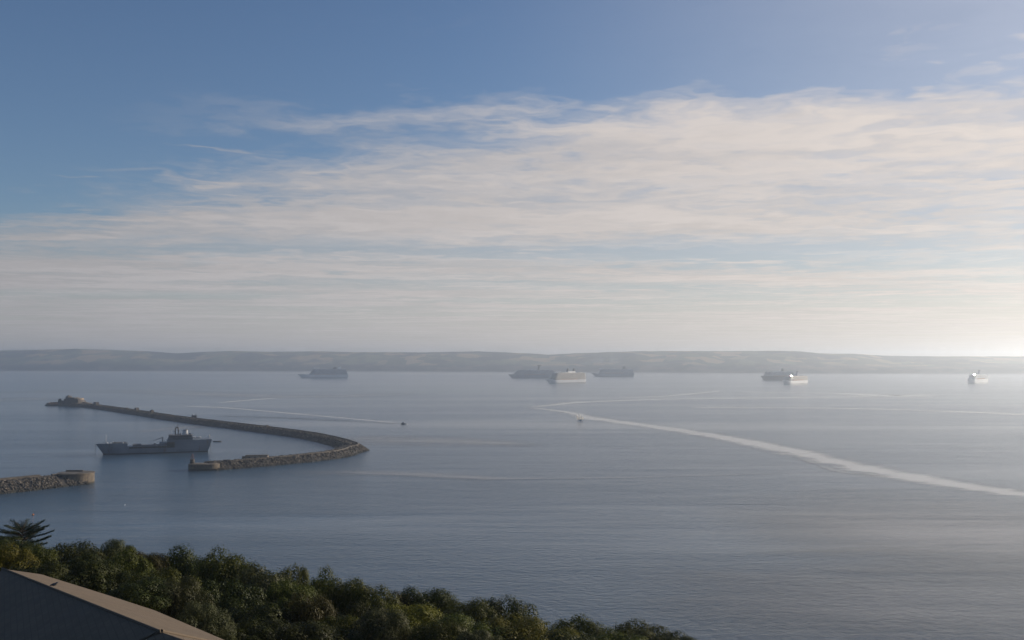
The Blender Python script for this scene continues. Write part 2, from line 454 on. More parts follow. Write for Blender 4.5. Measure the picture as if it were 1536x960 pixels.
# ------------------------------------------------------------------ far coast
SKY_X = [-420, -200, 0, 40, 95, 112, 125, 170, 215, 265, 300, 345, 400, 440, 480, 520, 640, 660, 715, 760, 800, 825, 870, 950, 1000, 1100, 1170, 1200, 1235, 1280, 1330, 1400, 1536, 1750, 1960]
SKY_Y = [528, 526, 525.5, 525, 523.8, 522.8, 523.8, 525, 526.5, 530, 528, 526.5, 527.5, 527.3, 527, 528, 528.5, 528, 527, 528.5, 530.5, 532, 529.5, 527, 526.5, 526.5, 526, 527, 530.3, 530.5, 533.6, 534.5, 534.5, 535, 536]
SHORE_X = [-420, 0, 300, 700, 1000, 1200, 1536, 1960]
SHORE_Y = [555.5, 555.8, 556, 557, 558.5, 559.8, 560, 560.5]
def build_coast():
    m, t = new_mat('coast_fields')
    co = t.n('ShaderNodeTexCoord').outputs['Object']
    vo = t.n('ShaderNodeTexVoronoi'); vo.inputs['Scale'].default_value = 1.0
    t.l(t.mapping(co, scale=(0.0075, 0.0040, 0.001)), vo.inputs['Vector'])
    cellr, cellg, _ = t.sep(vo.outputs['Color'])
    n = t.noise(t.mapping(co, scale=(0.0016, 0.0012, 0.004)), 1.0, 5.0, 0.6, 0.5)
    field = t.mix(t.mapr(cellr, 0.40, 0.72), (0.075, 0.085, 0.036), (0.38, 0.27, 0.14))
    field = t.mix(t.mapr(cellg, 0.6, 0.9), field, (0.16, 0.17, 0.08))
    wood = t.mix(t.mapr(n, 0.50, 0.60), field, (0.022, 0.024, 0.014))
    z = t.sep(co)[2]
    fn = t.noise(t.mapping(co, scale=(0.004, 0.004, 0.012)), 1.0, 4.0, 0.6)
    cl = t.mapr(t.m('MULTIPLY_ADD', fn, -70.0, z), 6.0, 40.0, 1.0, 0.0)
    lowc = t.mix(t.mapr(fn, 0.42, 0.66), (0.024, 0.028, 0.026), (0.22, 0.15, 0.10))
    c = t.mix(cl, wood, lowc)
    b = t.n('ShaderNodeBsdfPrincipled'); t.l(c, b.inputs['Base Color']); b.inputs['Roughness'].default_value = 0.95
    b.inputs['Specular IOR Level'].default_value = 0.1
    o = t.n('ShaderNodeOutputMaterial'); t.l(b.outputs[0], o.inputs[0])
    rows = []
    prof = [(0.0, -0.02), (0.012, 0.07), (0.03, 0.20), (0.10, 0.34), (0.25, 0.50), (0.45, 0.68), (0.65, 0.82), (0.82, 0.93), (1.0, 1.0), (1.3, 0.90), (1.8, 0.55), (2.4, 0.2)]
    cols = np.arange(-420, 1961, 4.0)
    grid = [[None] * len(cols) for _ in prof]
    for ci, x in enumerate(cols):
        ysh = lerp_list(SHORE_X, SHORE_Y, x); ysk = lerp_list(SKY_X, SKY_Y, x)
        ysk += 0.35 * mnoise.noise(Vector((x * 0.07, 3.1, 0))) + 0.25 * mnoise.noise(Vector((x * 0.3, 8.1, 0)))
        r0 = on_sea(x, ysh); d0 = r0.y
        dep = 1500.0 + 250 * mnoise.noise(Vector((x * 0.01, 0, 5)))
        d1 = d0 + dep
        top = at(x, ysk, d1).z
        u = ray(x, ysh).x
        for k, (q, hz) in enumerate(prof):
            d = d0 + dep * q
            nz = mnoise.noise(Vector((x * 0.02, q * 4, 1.7))) * 0.14 + mnoise.noise(Vector((x * 0.09, q * 9, 4.7))) * 0.05
            hz2 = hz + (nz * math.sin(min(q, 1.0) * math.pi) if q <= 1.0 else 0)
            grid[k][ci] = (u * d, d, max(top * hz2, -0.4) if k else -0.4)
    mb = MB(); mb.loft(grid)
    tag(mb.build('coast_hills', m, smooth=True), 'long low line of hazy farmed hills and cliffs across the bay', None, None, 'structure')
build_coast()

# haze: one closed box of thin even air around the camera and everything built
def build_haze():
    m, t = new_mat('haze_air')
    pv = t.n('ShaderNodeVolumePrincipled')
    pv.inputs['Color'].default_value = (0.81, 0.90, 1.0, 1)
    pv.inputs['Density'].default_value = 1.08e-4
    pv.inputs['Anisotropy'].default_value = 0.72
    o = t.n('ShaderNodeOutputMaterial'); t.l(pv.outputs[0], o.inputs['Volume'])
    mb = MB(); mb.box((0, 6600, 114.5), (31000, 16800, 231)); 
    tag(mb.build('haze', m), 'thin pale sea haze over the bay', None, None, 'stuff')
build_haze()


# ------------------------------------------------------------------ materials
M = {}
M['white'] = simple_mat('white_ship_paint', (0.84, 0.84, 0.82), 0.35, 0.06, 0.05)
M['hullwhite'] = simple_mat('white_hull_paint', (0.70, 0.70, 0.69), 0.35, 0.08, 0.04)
M['shade'] = simple_mat('shaded_white_ship_paint', (0.60, 0.61, 0.63), 0.4, 0.06, 0.05)  # white paint darkened, so the shade on unlit ships is in the colour
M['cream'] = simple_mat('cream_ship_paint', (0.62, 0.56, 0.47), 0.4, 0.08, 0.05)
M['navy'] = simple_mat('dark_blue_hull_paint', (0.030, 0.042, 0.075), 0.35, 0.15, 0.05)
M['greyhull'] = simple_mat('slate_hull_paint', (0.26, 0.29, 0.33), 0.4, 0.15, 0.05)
M['glass'] = simple_mat('dark_window_glass', (0.060, 0.070, 0.082), 0.2, 0.1, 0.05)
M['reflector'] = simple_mat('glossy_glint_reflector', (0.55, 0.55, 0.55), 0.16, 0.02, 0.05, metallic=1.0)  # mirror finish for panels added to flash the sun at the camera
M['funnel_dark'] = simple_mat('dark_funnel_paint', (0.045, 0.05, 0.06), 0.5, 0.2, 0.2)
M['funnel_blue'] = simple_mat('blue_funnel_paint', (0.05, 0.09, 0.18), 0.45, 0.15, 0.2)
M['funnel_buff'] = simple_mat('buff_funnel_paint', (0.40, 0.30, 0.18), 0.45, 0.15, 0.2)
M['orange'] = simple_mat('orange_lifeboat_paint', (0.55, 0.20, 0.05), 0.45, 0.1, 0.3)
M['mast'] = simple_mat('mast_steel', (0.35, 0.36, 0.37), 0.5, 0.1, 0.3)
M['teak'] = simple_mat('weathered_deck', (0.22, 0.18, 0.14), 0.8, 0.15, 0.2)

def sail_mat():
    m, t = new_mat('white_sailcloth')
    a = t.n('ShaderNodeBsdfDiffuse'); a.inputs[0].default_value = (0.85, 0.84, 0.80, 1)
    b = t.n('ShaderNodeBsdfTranslucent'); b.inputs[0].default_value = (0.85, 0.82, 0.76, 1)
    x = t.n('ShaderNodeMixShader'); x.inputs[0].default_value = 0.6; t.l(a.outputs[0], x.inputs[1]); t.l(b.outputs[0], x.inputs[2])
    o = t.n('ShaderNodeOutputMaterial'); t.l(x.outputs[0], o.inputs[0])
    return m
M['sail'] = sail_mat()

def navy_grey_mat():
    m, t = new_mat('naval_grey_paint')
    co = t.n('ShaderNodeTexCoord').outputs['Object']
    x, y, z = t.sep(co)
    n = t.noise(t.mapping(co, scale=(0.22, 0.22, 0.035)), 1.0, 6.0, 0.65)
    n2 = t.noise(t.mapping(co, scale=(0.05, 0.05, 0.05)), 1.0, 3.0, 0.5)
    c = t.mix(t.mapr(n2, 0.35, 0.65), (0.12, 0.14, 0.165), (0.17, 0.195, 0.225))
    rust_or_sunlit = t.m('MULTIPLY', t.mapr(n, 0.53, 0.72), t.mapr(z, 15.0, 1.0, 0.4, 0.95))
    c = t.mix(rust_or_sunlit, c, (0.13, 0.085, 0.055))
    boot = t.mapr(z, 0.9, 1.15, 1.0, 0.0)
    c = t.mix(boot, c, (0.035, 0.030, 0.030))
    b = t.n('ShaderNodeBsdfPrincipled'); t.l(c, b.inputs['Base Color']); b.inputs['Roughness'].default_value = 0.55
    o = t.n('ShaderNodeOutputMaterial'); t.l(b.outputs[0], o.inputs[0])
    return m
M['naval'] = navy_grey_mat()
M['navalupper'] = simple_mat('dark_grey_upper_paint', (0.085, 0.098, 0.112), 0.55, 0.25, 0.25)
M['navaldark'] = simple_mat('dark_naval_paint_and_shade', (0.055, 0.058, 0.060), 0.7, 0.25, 0.3, tint=(0.10, 0.075, 0.055))  # dark fittings; on the gallery boxes this colour stands in for shade
M['navalroof'] = simple_mat('naval_deck', (0.13, 0.13, 0.13), 0.8, 0.2, 0.2)
M['navallight'] = simple_mat('pale_grey_paint', (0.42, 0.44, 0.46), 0.5, 0.1, 0.2)

def stone_mat(name, a, b_, scale=0.25, courses=True):
    m, t = new_mat(name)
    co = t.n('ShaderNodeTexCoord').outputs['Object']
    n = t.noise(co, scale, 6.0, 0.65)
    c = t.mix(t.mapr(n, 0.3, 0.7), a, b_)
    st = t.noise(t.mapping(co, scale=(0.5, 0.5, 0.06)), 1.0, 5.0, 0.65)
    c = t.mix(t.m('MULTIPLY', t.mapr(st, 0.5, 0.75), 0.55), c, (0.07, 0.055, 0.045))
    z = t.sep(co)[2]
    weed = t.mapr(t.m('MULTIPLY_ADD', n, -1.6, z), 0.2, 1.1, 1.0, 0.0)
    c = t.mix(weed, c, (0.028, 0.028, 0.020))
    b = t.n('ShaderNodeBsdfPrincipled'); b.inputs['Roughness'].default_value = 0.9
    t.l(c, b.inputs['Base Color'])
    bn = t.n('ShaderNodeBump'); bn.inputs['Strength'].default_value = 0.7; bn.inputs['Distance'].default_value = 0.25
    wv = t.n('ShaderNodeTexWave', wave_type='BANDS', bands_direction='Z'); t.l(co, wv.inputs['Vector'])
    wv.inputs['Scale'].default_value = 0.35; wv.inputs['Distortion'].default_value = 1.5
    t.l(t.m('ADD', n, t.m('MULTIPLY', wv.outputs['Fac'], 0.4 if courses else 0.0)), bn.inputs['Height']); t.l(bn.outputs[0], b.inputs['Normal'])
    o = t.n('ShaderNodeOutputMaterial'); t.l(b.outputs[0], o.inputs[0])
    return m
M['stone'] = stone_mat('weathered_stone', (0.060, 0.051, 0.040), (0.19, 0.148, 0.100))
M['darkstone'] = stone_mat('dark_stone', (0.06, 0.054, 0.045), (0.12, 0.10, 0.08))
M['bank'] = stone_mat('rubble_bed', (0.025, 0.022, 0.018), (0.06, 0.052, 0.042), 0.4, False)
M['rust_or_sunlit'] = simple_mat('sunlit_orange_stone', (0.42, 0.22, 0.12), 0.8, 0.35, 0.35)  # orange sunlight on the quay piers is put into the stone colour
M['redpaint'] = simple_mat('faded_red_paint', (0.11, 0.045, 0.04), 0.6, 0.2, 0.6)
M['concrete'] = stone_mat('old_concrete', (0.075, 0.066, 0.055), (0.14, 0.12, 0.095))
M['tanwall'] = stone_mat('tan_block_wall', (0.28, 0.21, 0.15), (0.38, 0.29, 0.21))

def rock_mat():
    m, t = new_mat('rubble_rock')
    g = t.n('ShaderNodeNewGeometry')
    co = t.n('ShaderNodeTexCoord').outputs['Object']
    rnd = g.outputs['Random Per Island']
    c = t.mix(t.m('POWER', rnd, 4.0), (0.016, 0.0145, 0.012), (0.27, 0.225, 0.175))
    c = t.mix(t.mapr(t.noise(co, 0.7, 4.0, 0.6), 0.4, 0.75), c, (0.10, 0.085, 0.06))
    z = t.sep(co)[2]
    c = t.mix(t.mapr(t.m('MULTIPLY_ADD', rnd, -0.8, z), 0.3, 1.5, 1.0, 0.0), c, (0.025, 0.024, 0.018))
    b = t.n('ShaderNodeBsdfPrincipled'); b.inputs['Roughness'].default_value = 0.9; t.l(c, b.inputs['Base Color'])
    o = t.n('ShaderNodeOutputMaterial'); t.l(b.outputs[0], o.inputs[0])
    return m
M['rock'] = rock_mat()


# ------------------------------------------------------------------ hull helper
def outline(L, B, z, D, rake, srake, entry, p=1.7, x0=None, nb=10, inset=0.0, bfac=1.0):
    """closed plan outline of a hull at height z: starboard stern -> bow -> port stern"""
    k = max(z, 0) / D
    xb = L / 2 - rake + rake * k; xs = -L / 2 - srake * (k - 1) * -1
    xs = -L / 2 + srake * (1 - k)
    if x0 is not None: xs = x0
    xe = L / 2 - entry
    def w(x):
        r = B / 2 * bfac
        if x > xe: r *= max(0.0, 1 - ((x - xe) / max(0.1, xb - xe)) ** p)
        if x < -L / 2 + 0.18 * L: r *= 0.86 + 0.14 * math.sin(min(1, (x + L / 2) / (0.18 * L)) * math.pi / 2)
        return max(r - inset, 0.02)
    xsn = [xs + (xe - xs) * i / 6 for i in range(6)] if xs < xe else []
    st = xe if xs < xe else xs
    xsn += [st + (xb - 0.05 - st) * (1 - (1 - i / nb) ** 1.5) for i in range(nb + 1)]
    right = [(x, -w(x)) for x in xsn]
    return right + [(x, -y) for x, y in reversed(right)]

def hull_rows(mb, levels, mi=0, **kw):
    rows = []
    for z, bf in levels:
        rows.append([(x, y, z) for x, y in outline(z=z, bfac=bf, **kw)])
    mb.loft(rows, mi, closed=True)
    n = len(rows[0]); o = len(mb.v) - n
    half = n // 2
    for i in range(half - 1):
        mb.f.append((o + i, o + i + 1, o + n - 2 - i, o + n - 1 - i)); mb.mi.append(mi)
    return mb


# ------------------------------------------------------------------ grey naval landing ship
def build_naval():
    a = on_sea(146, 683); b = on_sea(314, 677.5)
    L = (a - b).length; B = 18.0; D = 8.1
    c = (a + b) / 2; hd = math.atan2(a.y - b.y, a.x - b.x)
    # the nearer side touches the traced waterline
    side = Vector((-math.sin(hd), math.cos(hd), 0))
    if side.y < 0: side = -side
    c = c + side * B / 2
    root = empty('naval_ship', (c.x, c.y, 0), hd)
    tag(root, 'grey naval landing ship moored in the harbour behind the breakwater', 'ship')
    X = lambda px: L / 2 - (px - 146) / 168.0 * L
    kw = dict(L=L + 5, B=B, D=12.4, rake=8.5, srake=4.0, entry=26, p=1.9)
    hb = MB()
    hull_rows(hb, [(-1.5, 0.90), (1.0, 0.94), (4.0, 0.98), (D, 1.0)], **kw)
    hull_rows(hb, [(D + 0.01, 1.0), (10.2, 1.01), (11.9, 1.03)], x0=X(190), **kw)          # forecastle
    # high sided stern
    hs = [(X(262), -9.05), (X(262), 9.05)]
    p0 = [(X(316), -7.6), (X(300), -8.9), (X(262), -9.05), (X(262), 9.05), (X(300), 8.9), (X(316), 7.6)]
    p1 = [(X(318), -7.9), (X(300), -9.05), (X(262), -9.05), (X(262), 9.05), (X(300), 9.05), (X(318), 7.9)]
    hb.prism(p0, D + 0.02, 14.0, 0, p1)
    hull = hb.build('hull', M['naval'], root)
    g = MB()                                                                                 # solid dark boxes stand in for the shade of an open gallery
    for s in (-1, 1):
        for i in range(9):
            x0 = X(192 + i * 7.0); x1 = X(192 + (i + 1) * 7.0 - 0.5)
            g.box(((x0 + x1) / 2, s * 9.03, 7.05), (abs(x1 - x0), 0.5, 1.7))
    g.box((X(254.5), -9.05, 9.0), (8.2, 0.6, 6.0)); g.box((X(254.5), 9.05, 9.0), (8.2, 0.6, 6.0))
    for i in range(4): g.box((X(306), -9.0, 11.5), (5.0, 0.4, 1.2))
    split_build(g, 'gallery_shade_panel', M['navaldark'], root)
    b = MB()
    b.box(((X(238) + X(250)) / 2, 0, 9.9), (X(238) - X(250), 15.5, 3.5))
    b.build('cargo_deckhouse', M['naval'], root)
    w = MB()
    w.box((X(204), 0, 9.2), (9.0, 12.0, 2.3)); w.box((X(178), 0, 12.5), (14, 9, 0.8)); w.box((X(171), 2, 12.6), (2.2, 2.0, 1.4))
    w.box((X(226), 0, 8.6), (30, 14, 0.9)); w.box((X(231), -3, 9.6), (2.0, 2.0, 1.6))
    split_build(w, 'hatch', M['navalroof'], root)
    wi = MB()
    for px, yy in ((165, 4), (168, -3), (183, 5), (160, 0)):
        wi.cyl((X(px), yy, 11.9), 0.9, 0.7, 1.5, 8)
    wi.box((X(169), -6.5, 12.4), (1.2, 1.2, 1.8)); split_build(wi, 'winch', M['navallight'], root)
    fm = MB(); fm.tube([(X(158), 0, 11.8), (X(158), 0, 21.8)], [0.34, 0.22]); fm.tube([(X(158), -1.5, 19), (X(158), 1.5, 19)], 0.1)
    fm.build('foremast', M['mast'], root)
    # superstructure: raked front, three tiers, bridge windows
    s = MB()
    s.prism([(X(288), -8.7), (X(249.5), -8.7), (X(249.5), 8.7), (X(288), 8.7)], D + 0.03, 14.02)
    s.build('superstructure', M['naval'], root); s = MB()
    s.prism([(X(288), -8.0), (X(250.5), -7.0), (X(250.5), 7.0), (X(288), 8.0)], 14.03, 17.0, 0, [(X(288), -8.0), (X(251.8), -7.0), (X(251.8), 7.0), (X(288), 8.0)])
    s.prism([(X(287), -7.2), (X(252), -8.6), (X(252), 8.6), (X(287), 7.2)], 17.01, 19.2, 0, [(X(287), -7.2), (X(253.5), -8.6), (X(253.5), 8.6), (X(287), 7.2)])
    s.build('bridge', M['navalupper'], root)
    r = MB(); r.box(((X(252) + X(288.5)) / 2, 0, 19.35), (X(252) - X(288.5), 17.6, 0.28))
    r.build('upper_deck', M['navalroof'], root)
    wd = MB()
    for s_ in (-1, 1):
        for i in range(8):
            x = X(256 + i * 3.9); wd.box((x, s_ * (8.35 if i < 1 else 7.75 + 0.02 * i), 18.1), (1.5, 1.2 if i else 0.8, 0.9))
        for i in range(7): wd.box((X(259 + i * 4.0), s_ * 7.75, 15.7), (0.9, 0.9, 0.9))
    for i in range(9): wd.box((X(252.4), -7.6 + i * 1.9, 18.2), (0.8, 1.5, 1.0))
    split_build(wd, 'window', M['glass'], root)
    m = MB()                                                                                 # goalpost mast
    for px in (262, 266.3):
        m.tube([(X(px), 0, 19.4), (X(px), 0, 27.4)], [0.6, 0.5])
    m.tube([(X(261), 0, 27.3), (X(267), 0, 27.3)], 0.4); m.tube([(X(265.5), 0, 27.3), (X(265.5), 0, 31.6)], [0.32, 0.2])
    m.tube([(X(262), -3.5, 25.5), (X(262), 3.5, 25.5)], 0.15); m.tube([(X(259.6), 0, 23.0), (X(262), 0, 23.0)], 0.18); m.tube([(X(259.8), 0, 22.2), (X(259.8), 0, 25.5)], 0.16)
    m.box((X(264.2), 0, 28.2), (1.8, 3.0, 0.5)); m.box((X(266.3), 0, 24.0), (1.6, 2.0, 1.2))
    m.build('mast', M['navaldark'], root)
    f = MB(); f.cyl((X(276.8), 0, 19.5), 3.1, 2.75, 4.9, 18, 0, 1.0, 0.8, -0.3); fu = f.build('funnel', M['navallight'], root)
    fc = MB(); fc.cyl((X(277.3), 0, 24.4), 2.75, 2.5, 0.6, 18, 0, 1.0, 0.8); fc.build('funnel_cap', M['navaldark'], fu)
    v = MB(); v.box((X(284), 2, 20.3), (2.2, 2.2, 1.6)); v.box((X(270), -4, 20.0), (2.0, 2.0, 1.1)); split_build(v, 'vent', M['naval'], root)
    cr = MB(); cr.tube([(X(312), -3, 14), (X(315.5), -3, 18.6)], 0.3); cr.tube([(X(315.5), -3, 14), (X(315.5), -3, 18.6)], 0.25)
    cr.tube([(X(315.5), -3, 18.6), (X(316.5), -3, 15.5)], 0.12); cr.build('stern_crane', M['mast'], root)
    for s_ in (-1, 1):
        rl = MB(); rl.tube([(X(289), s_ * 8.8, 15.0), (X(315), s_ * 8.2, 15.0)], 0.07, 4)
        for i in range(12): rl.tube([(X(289 + i * 2.35), s_ * 8.7, 14), (X(289 + i * 2.35), s_ * 8.7, 15)], 0.05, 4)
        rl.build('railing', M['mast'], root)
    lf = MB()
    for px in (291, 299): 
        lf.ball((X(px), -7.6, 15.4), 1.0, (3.2, 1.1, 1.0), 10, 6)
    split_build(lf, 'lifeboat', M['navallight'], root)
    kc = MB(); kc.tube([(X(243), -4, 11.6), (X(243), -4, 17.0)], 0.5); kc.tube([(X(243), -4, 16.6), (X(228), -2, 13.2)], [0.4, 0.2]); kc.build('deck_crane', M['navalupper'], root)
    ae = MB()
    for px, y_, h_ in ((256, -6, 6), (270.5, 5, 7), (286, -4, 5), (259, 6, 5)): ae.tube([(X(px), y_, 19.4), (X(px), y_, 19.4 + h_)], [0.16, 0.08], 5)
    split_build(ae, 'aerial', M['mast'], root)
    ch = MB(); ch.tube([(X(142.6), -1.5, 11.0), (X(142.8), -1.8, -0.5)], 0.2, 5); ch.build('anchor_chain', M['navaldark'], root)
    sl = MB(); sl.tube([(X(316.4), 3, 9.0), (X(317.2), 3, -0.5)], 0.2, 5); sl.build('stern_line', M['navaldark'], root)
    sl = MB(); sl.box((X(310), -8.9, 2.2), (5, 0.8, 0.8)); sl.build('stern_fender', M['navallight'], root)
    # dark low pontoon beyond the stern
    p = on_sea(326, 662.5)
    po = empty('pontoon', (p.x, p.y, 0), 0.1); tag(po, 'small dark low pontoon floating off the stern of the grey ship', 'pontoon')
    q = MB(); q.prism([(-5.2, -1.1), (4.4, -1.1), (5.4, 0), (4.4, 1.1), (-5.2, 1.1)], -0.3, 0.9); q.build('float', M['navaldark'], po)
    q = MB(); q.tube([(-4.6, 0.9, 1.5), (4.2, 0.9, 1.5)], 0.08, 5)
    for x in (-4.6, -1.6, 1.4, 4.2): q.tube([(x, 0.9, 0.9), (x, 0.9, 1.5)], 0.07, 5)
    q.build('rail', M['mast'], po)
build_naval()


# ------------------------------------------------------------------ cruise ships
def cruise(label, px_bow, px_stern, wl, ang, L, B, hull_h, top, front_t, aft_t, hullmat, supmat, rake=20, stagger=2.2, dz=2.9, aft_step=1.2, dividers=True, seed=0):
    """ang: degrees the bow swings from 'pointing left across the view' towards the camera"""
    cpx = (px_bow + px_stern) / 2
    c = on_sea(cpx, wl)
    th = R(180 + ang)                     # heading of the bow (bow along local +X)
    view = math.atan2(c.y, c.x) - math.pi / 2
    th += view
    depth_half = abs(math.sin(R(ang))) * L / 2 + abs(math.cos(R(ang))) * B / 2
    d = Vector((c.x, c.y, 0)).normalized()
    c = c + d * depth_half * 0.5
    root = empty('cruise_ship', (c.x, c.y, 0), th)
    tag(root, label, 'cruise ship', 'cruise ships at anchor in the bay')
    kw = dict(L=L, B=B, D=hull_h, rake=rake, srake=3.0, entry=L * 0.24, p=1.9)
    hb = MB()
    hull_rows(hb, [(-1.5, 0.86), (1.2, 0.93), (hull_h * 0.5, 0.98), (hull_h, 1.0)], **kw)
    hull_rows(hb, [(hull_h + 0.01, 1.0), (hull_h + 2.6, 1.02)], x0=L / 2 - L * 0.13, **kw)
    bt = MB()
    hull_rows(bt, [(-1.4, 0.875), (1.0, 0.945)], **kw)
    h = hb.build('hull', hullmat, root); bt.build('boot_stripe', M['navy'], h)
    X = lambda t: L / 2 - t * L
    n = max(3, int(round((top - hull_h) / dz))); dz = (top - hull_h) / n
    def plan(x1, x0, ins, nose=14.0):
        out = []
        for i in range(9):
            q = i / 8.0; x = x1 - nose + nose * math.sin(q * math.pi / 2)
            wl_ = (B / 2 - ins) * (0.42 + 0.58 * math.cos(q * math.pi / 2)) if i < 8 else (B / 2 - ins) * 0.42
            # stay inside the hull's taper
            xe = L / 2 - L * 0.24
            if x > xe: wl_ = min(wl_, (B / 2) * max(0.1, 1 - ((x - xe) / (L / 2 - xe)) ** 1.9))
            out.append((x, -wl_))
        right = [(x0, -(B / 2 - ins) * 0.94), (x0 + 8, -(B / 2 - ins))] + out
        return right + [(x, -y) for x, y in reversed(right)]
    for k in range(n):
        slab = MB(); glass = MB()
        z = hull_h + k * dz; x1 = X(front_t) - k * stagger; x0 = X(aft_t) + max(0, k - 2) * aft_step
        nose = 14.0 if k < n - 1 else 10
        glass.prism(plan(x1 - 0.8, x0 + 1.4, 1.5, nose), z + 0.015, z + dz - 1.0)
        slab.prism(plan(x1, x0, 0.4 if k % 3 else 0.15, nose), z + dz - 1.15, z + dz)
        if dividers:
            step = 6.0
            for i in range(int((x1 - 20 - x0 - 10) / step)):
                x = x0 + 9 + i * step
                for s in (-1, 1): slab.box((x, s * (B / 2 - 1.25), z + (dz - 1.15) / 2 + 0.01), (1.1, 1.3, dz - 1.16))
        dk = slab.build('deck', supmat, root); glass.build('window_band', M['glass'], dk)
    br = MB(); zb = hull_h + (n - 2) * dz; xb = X(front_t) - (n - 2) * stagger - 6
    br.box((xb, 0, zb + dz * 0.5), (5.0, B + 4.0, dz * 0.75)); brd = br.build('bridge', supmat, root)
    g = MB(); g.box((xb + 1.0, 0, zb + dz * 0.62), (4.2, B + 3.4, dz * 0.3)); g.build('bridge_window', M['glass'], brd)
    m = MB(); xm = X(front_t) - n * stagger - 16
    m.tube([(xm, 0, top), (xm - 1, 0, top + 11)], [0.9, 0.35]); m.box((xm - 0.4, 0, top + 5), (1.0, 7.5, 0.5)); m.box((xm - 0.6, 0, top + 8), (2.6, 1.6, 0.9))
    m.build('mast', M['mast'], root)
    fm = MB(); fm.tube([(L / 2 - 14, 0, hull_h + 2), (L / 2 - 15, 0, hull_h + 10)], [0.45, 0.2]); fm.build('foremast', M['mast'], root)
    lb = MB(); hz = hull_h + 1.6
    boat = MB(); boat.ball((0, 0, 0), 1.0, (4.6, 1.5, 1.3), 12, 8); boat.box((0, 0, 1.0), (5.0, 1.9, 0.9))
    first = boat.build('lifeboat', M['orange'], root, True)
    k = 0
    for s in (-1, 1):
        for i in range(7):
            o = first if k == 0 else first.copy()
            if k: COL.objects.link(o); o.parent = root
            o.location = (X(0.34) - i * L * 0.062, s * (B / 2 + 0.9), hz); k += 1
    dm = MB(); dm.ball((X(0.5), B * 0.2, top + 2.2), 2.2); dm.ball((X(0.56), -B * 0.2, top + 2.0), 1.9); split_build(dm, 'radar_dome', M['white'], root, True)
    po = MB(); po.box((X(0.47), 0, top + 0.9), (L * 0.18, B * 0.62, 1.8)); po.box((X(aft_t) + 26, 0, top + 0.7), (16, B * 0.5, 1.4)); split_build(po, 'top_deckhouse', supmat, root)
    return root, X, th

def funnel(root, x, z, h, lx, ly, mat, lean=-3.0, cap=True, taper=0.8):
    f = MB(); f.cyl((x, 0, z), 1.0, taper, h, 20, 0, lx / 2, ly / 2, lean)
    o = f.build('funnel', mat, root, False)
    if cap:
        c = MB(); c.cyl((x + lean, 0, z + h), taper, taper * 0.9, h * 0.14, 20, 0, lx / 2, ly / 2, -0.4)
        for yy in (-0.25, 0.25): c.cyl((x + lean - 0.5, yy * ly, z + h * 1.05), 0.7, 0.7, h * 0.22, 8)
        c.build('funnel_cap', M['funnel_dark'], o)
    return o

def glint_reflector(root, th, x, y, z, w=13, h=9):
    """an invented sloping glint canopy; its slope faces halfway between the sun and the camera"""
    p = root.matrix_basis @ Vector((x, y, z))
    to_camera = (Vector((0, 0, CAM_H)) - p).normalized()
    n = (to_camera + SUN_DIR).normalized()
    nl = Matrix.Rotation(-th, 3, 'Z') @ n
    up = Vector((0, 0, 1)); a = up.cross(nl).normalized(); b = nl.cross(a).normalized()
    c = Vector((x, y, z)); vs = []
    for s in (-0.35, 0.0):
        for i, j in ((-1, -1), (1, -1), (1, 1), (-1, 1)): vs.append(c + a * w / 2 * i + b * h / 2 * j + nl * s)
    mb = MB(); mb.add(vs, [(0, 3, 2, 1), (4, 5, 6, 7), (0, 1, 5, 4), (1, 2, 6, 5), (2, 3, 7, 6), (3, 0, 4, 7)])
    mb.build('glint_panel', M['reflector'], root)

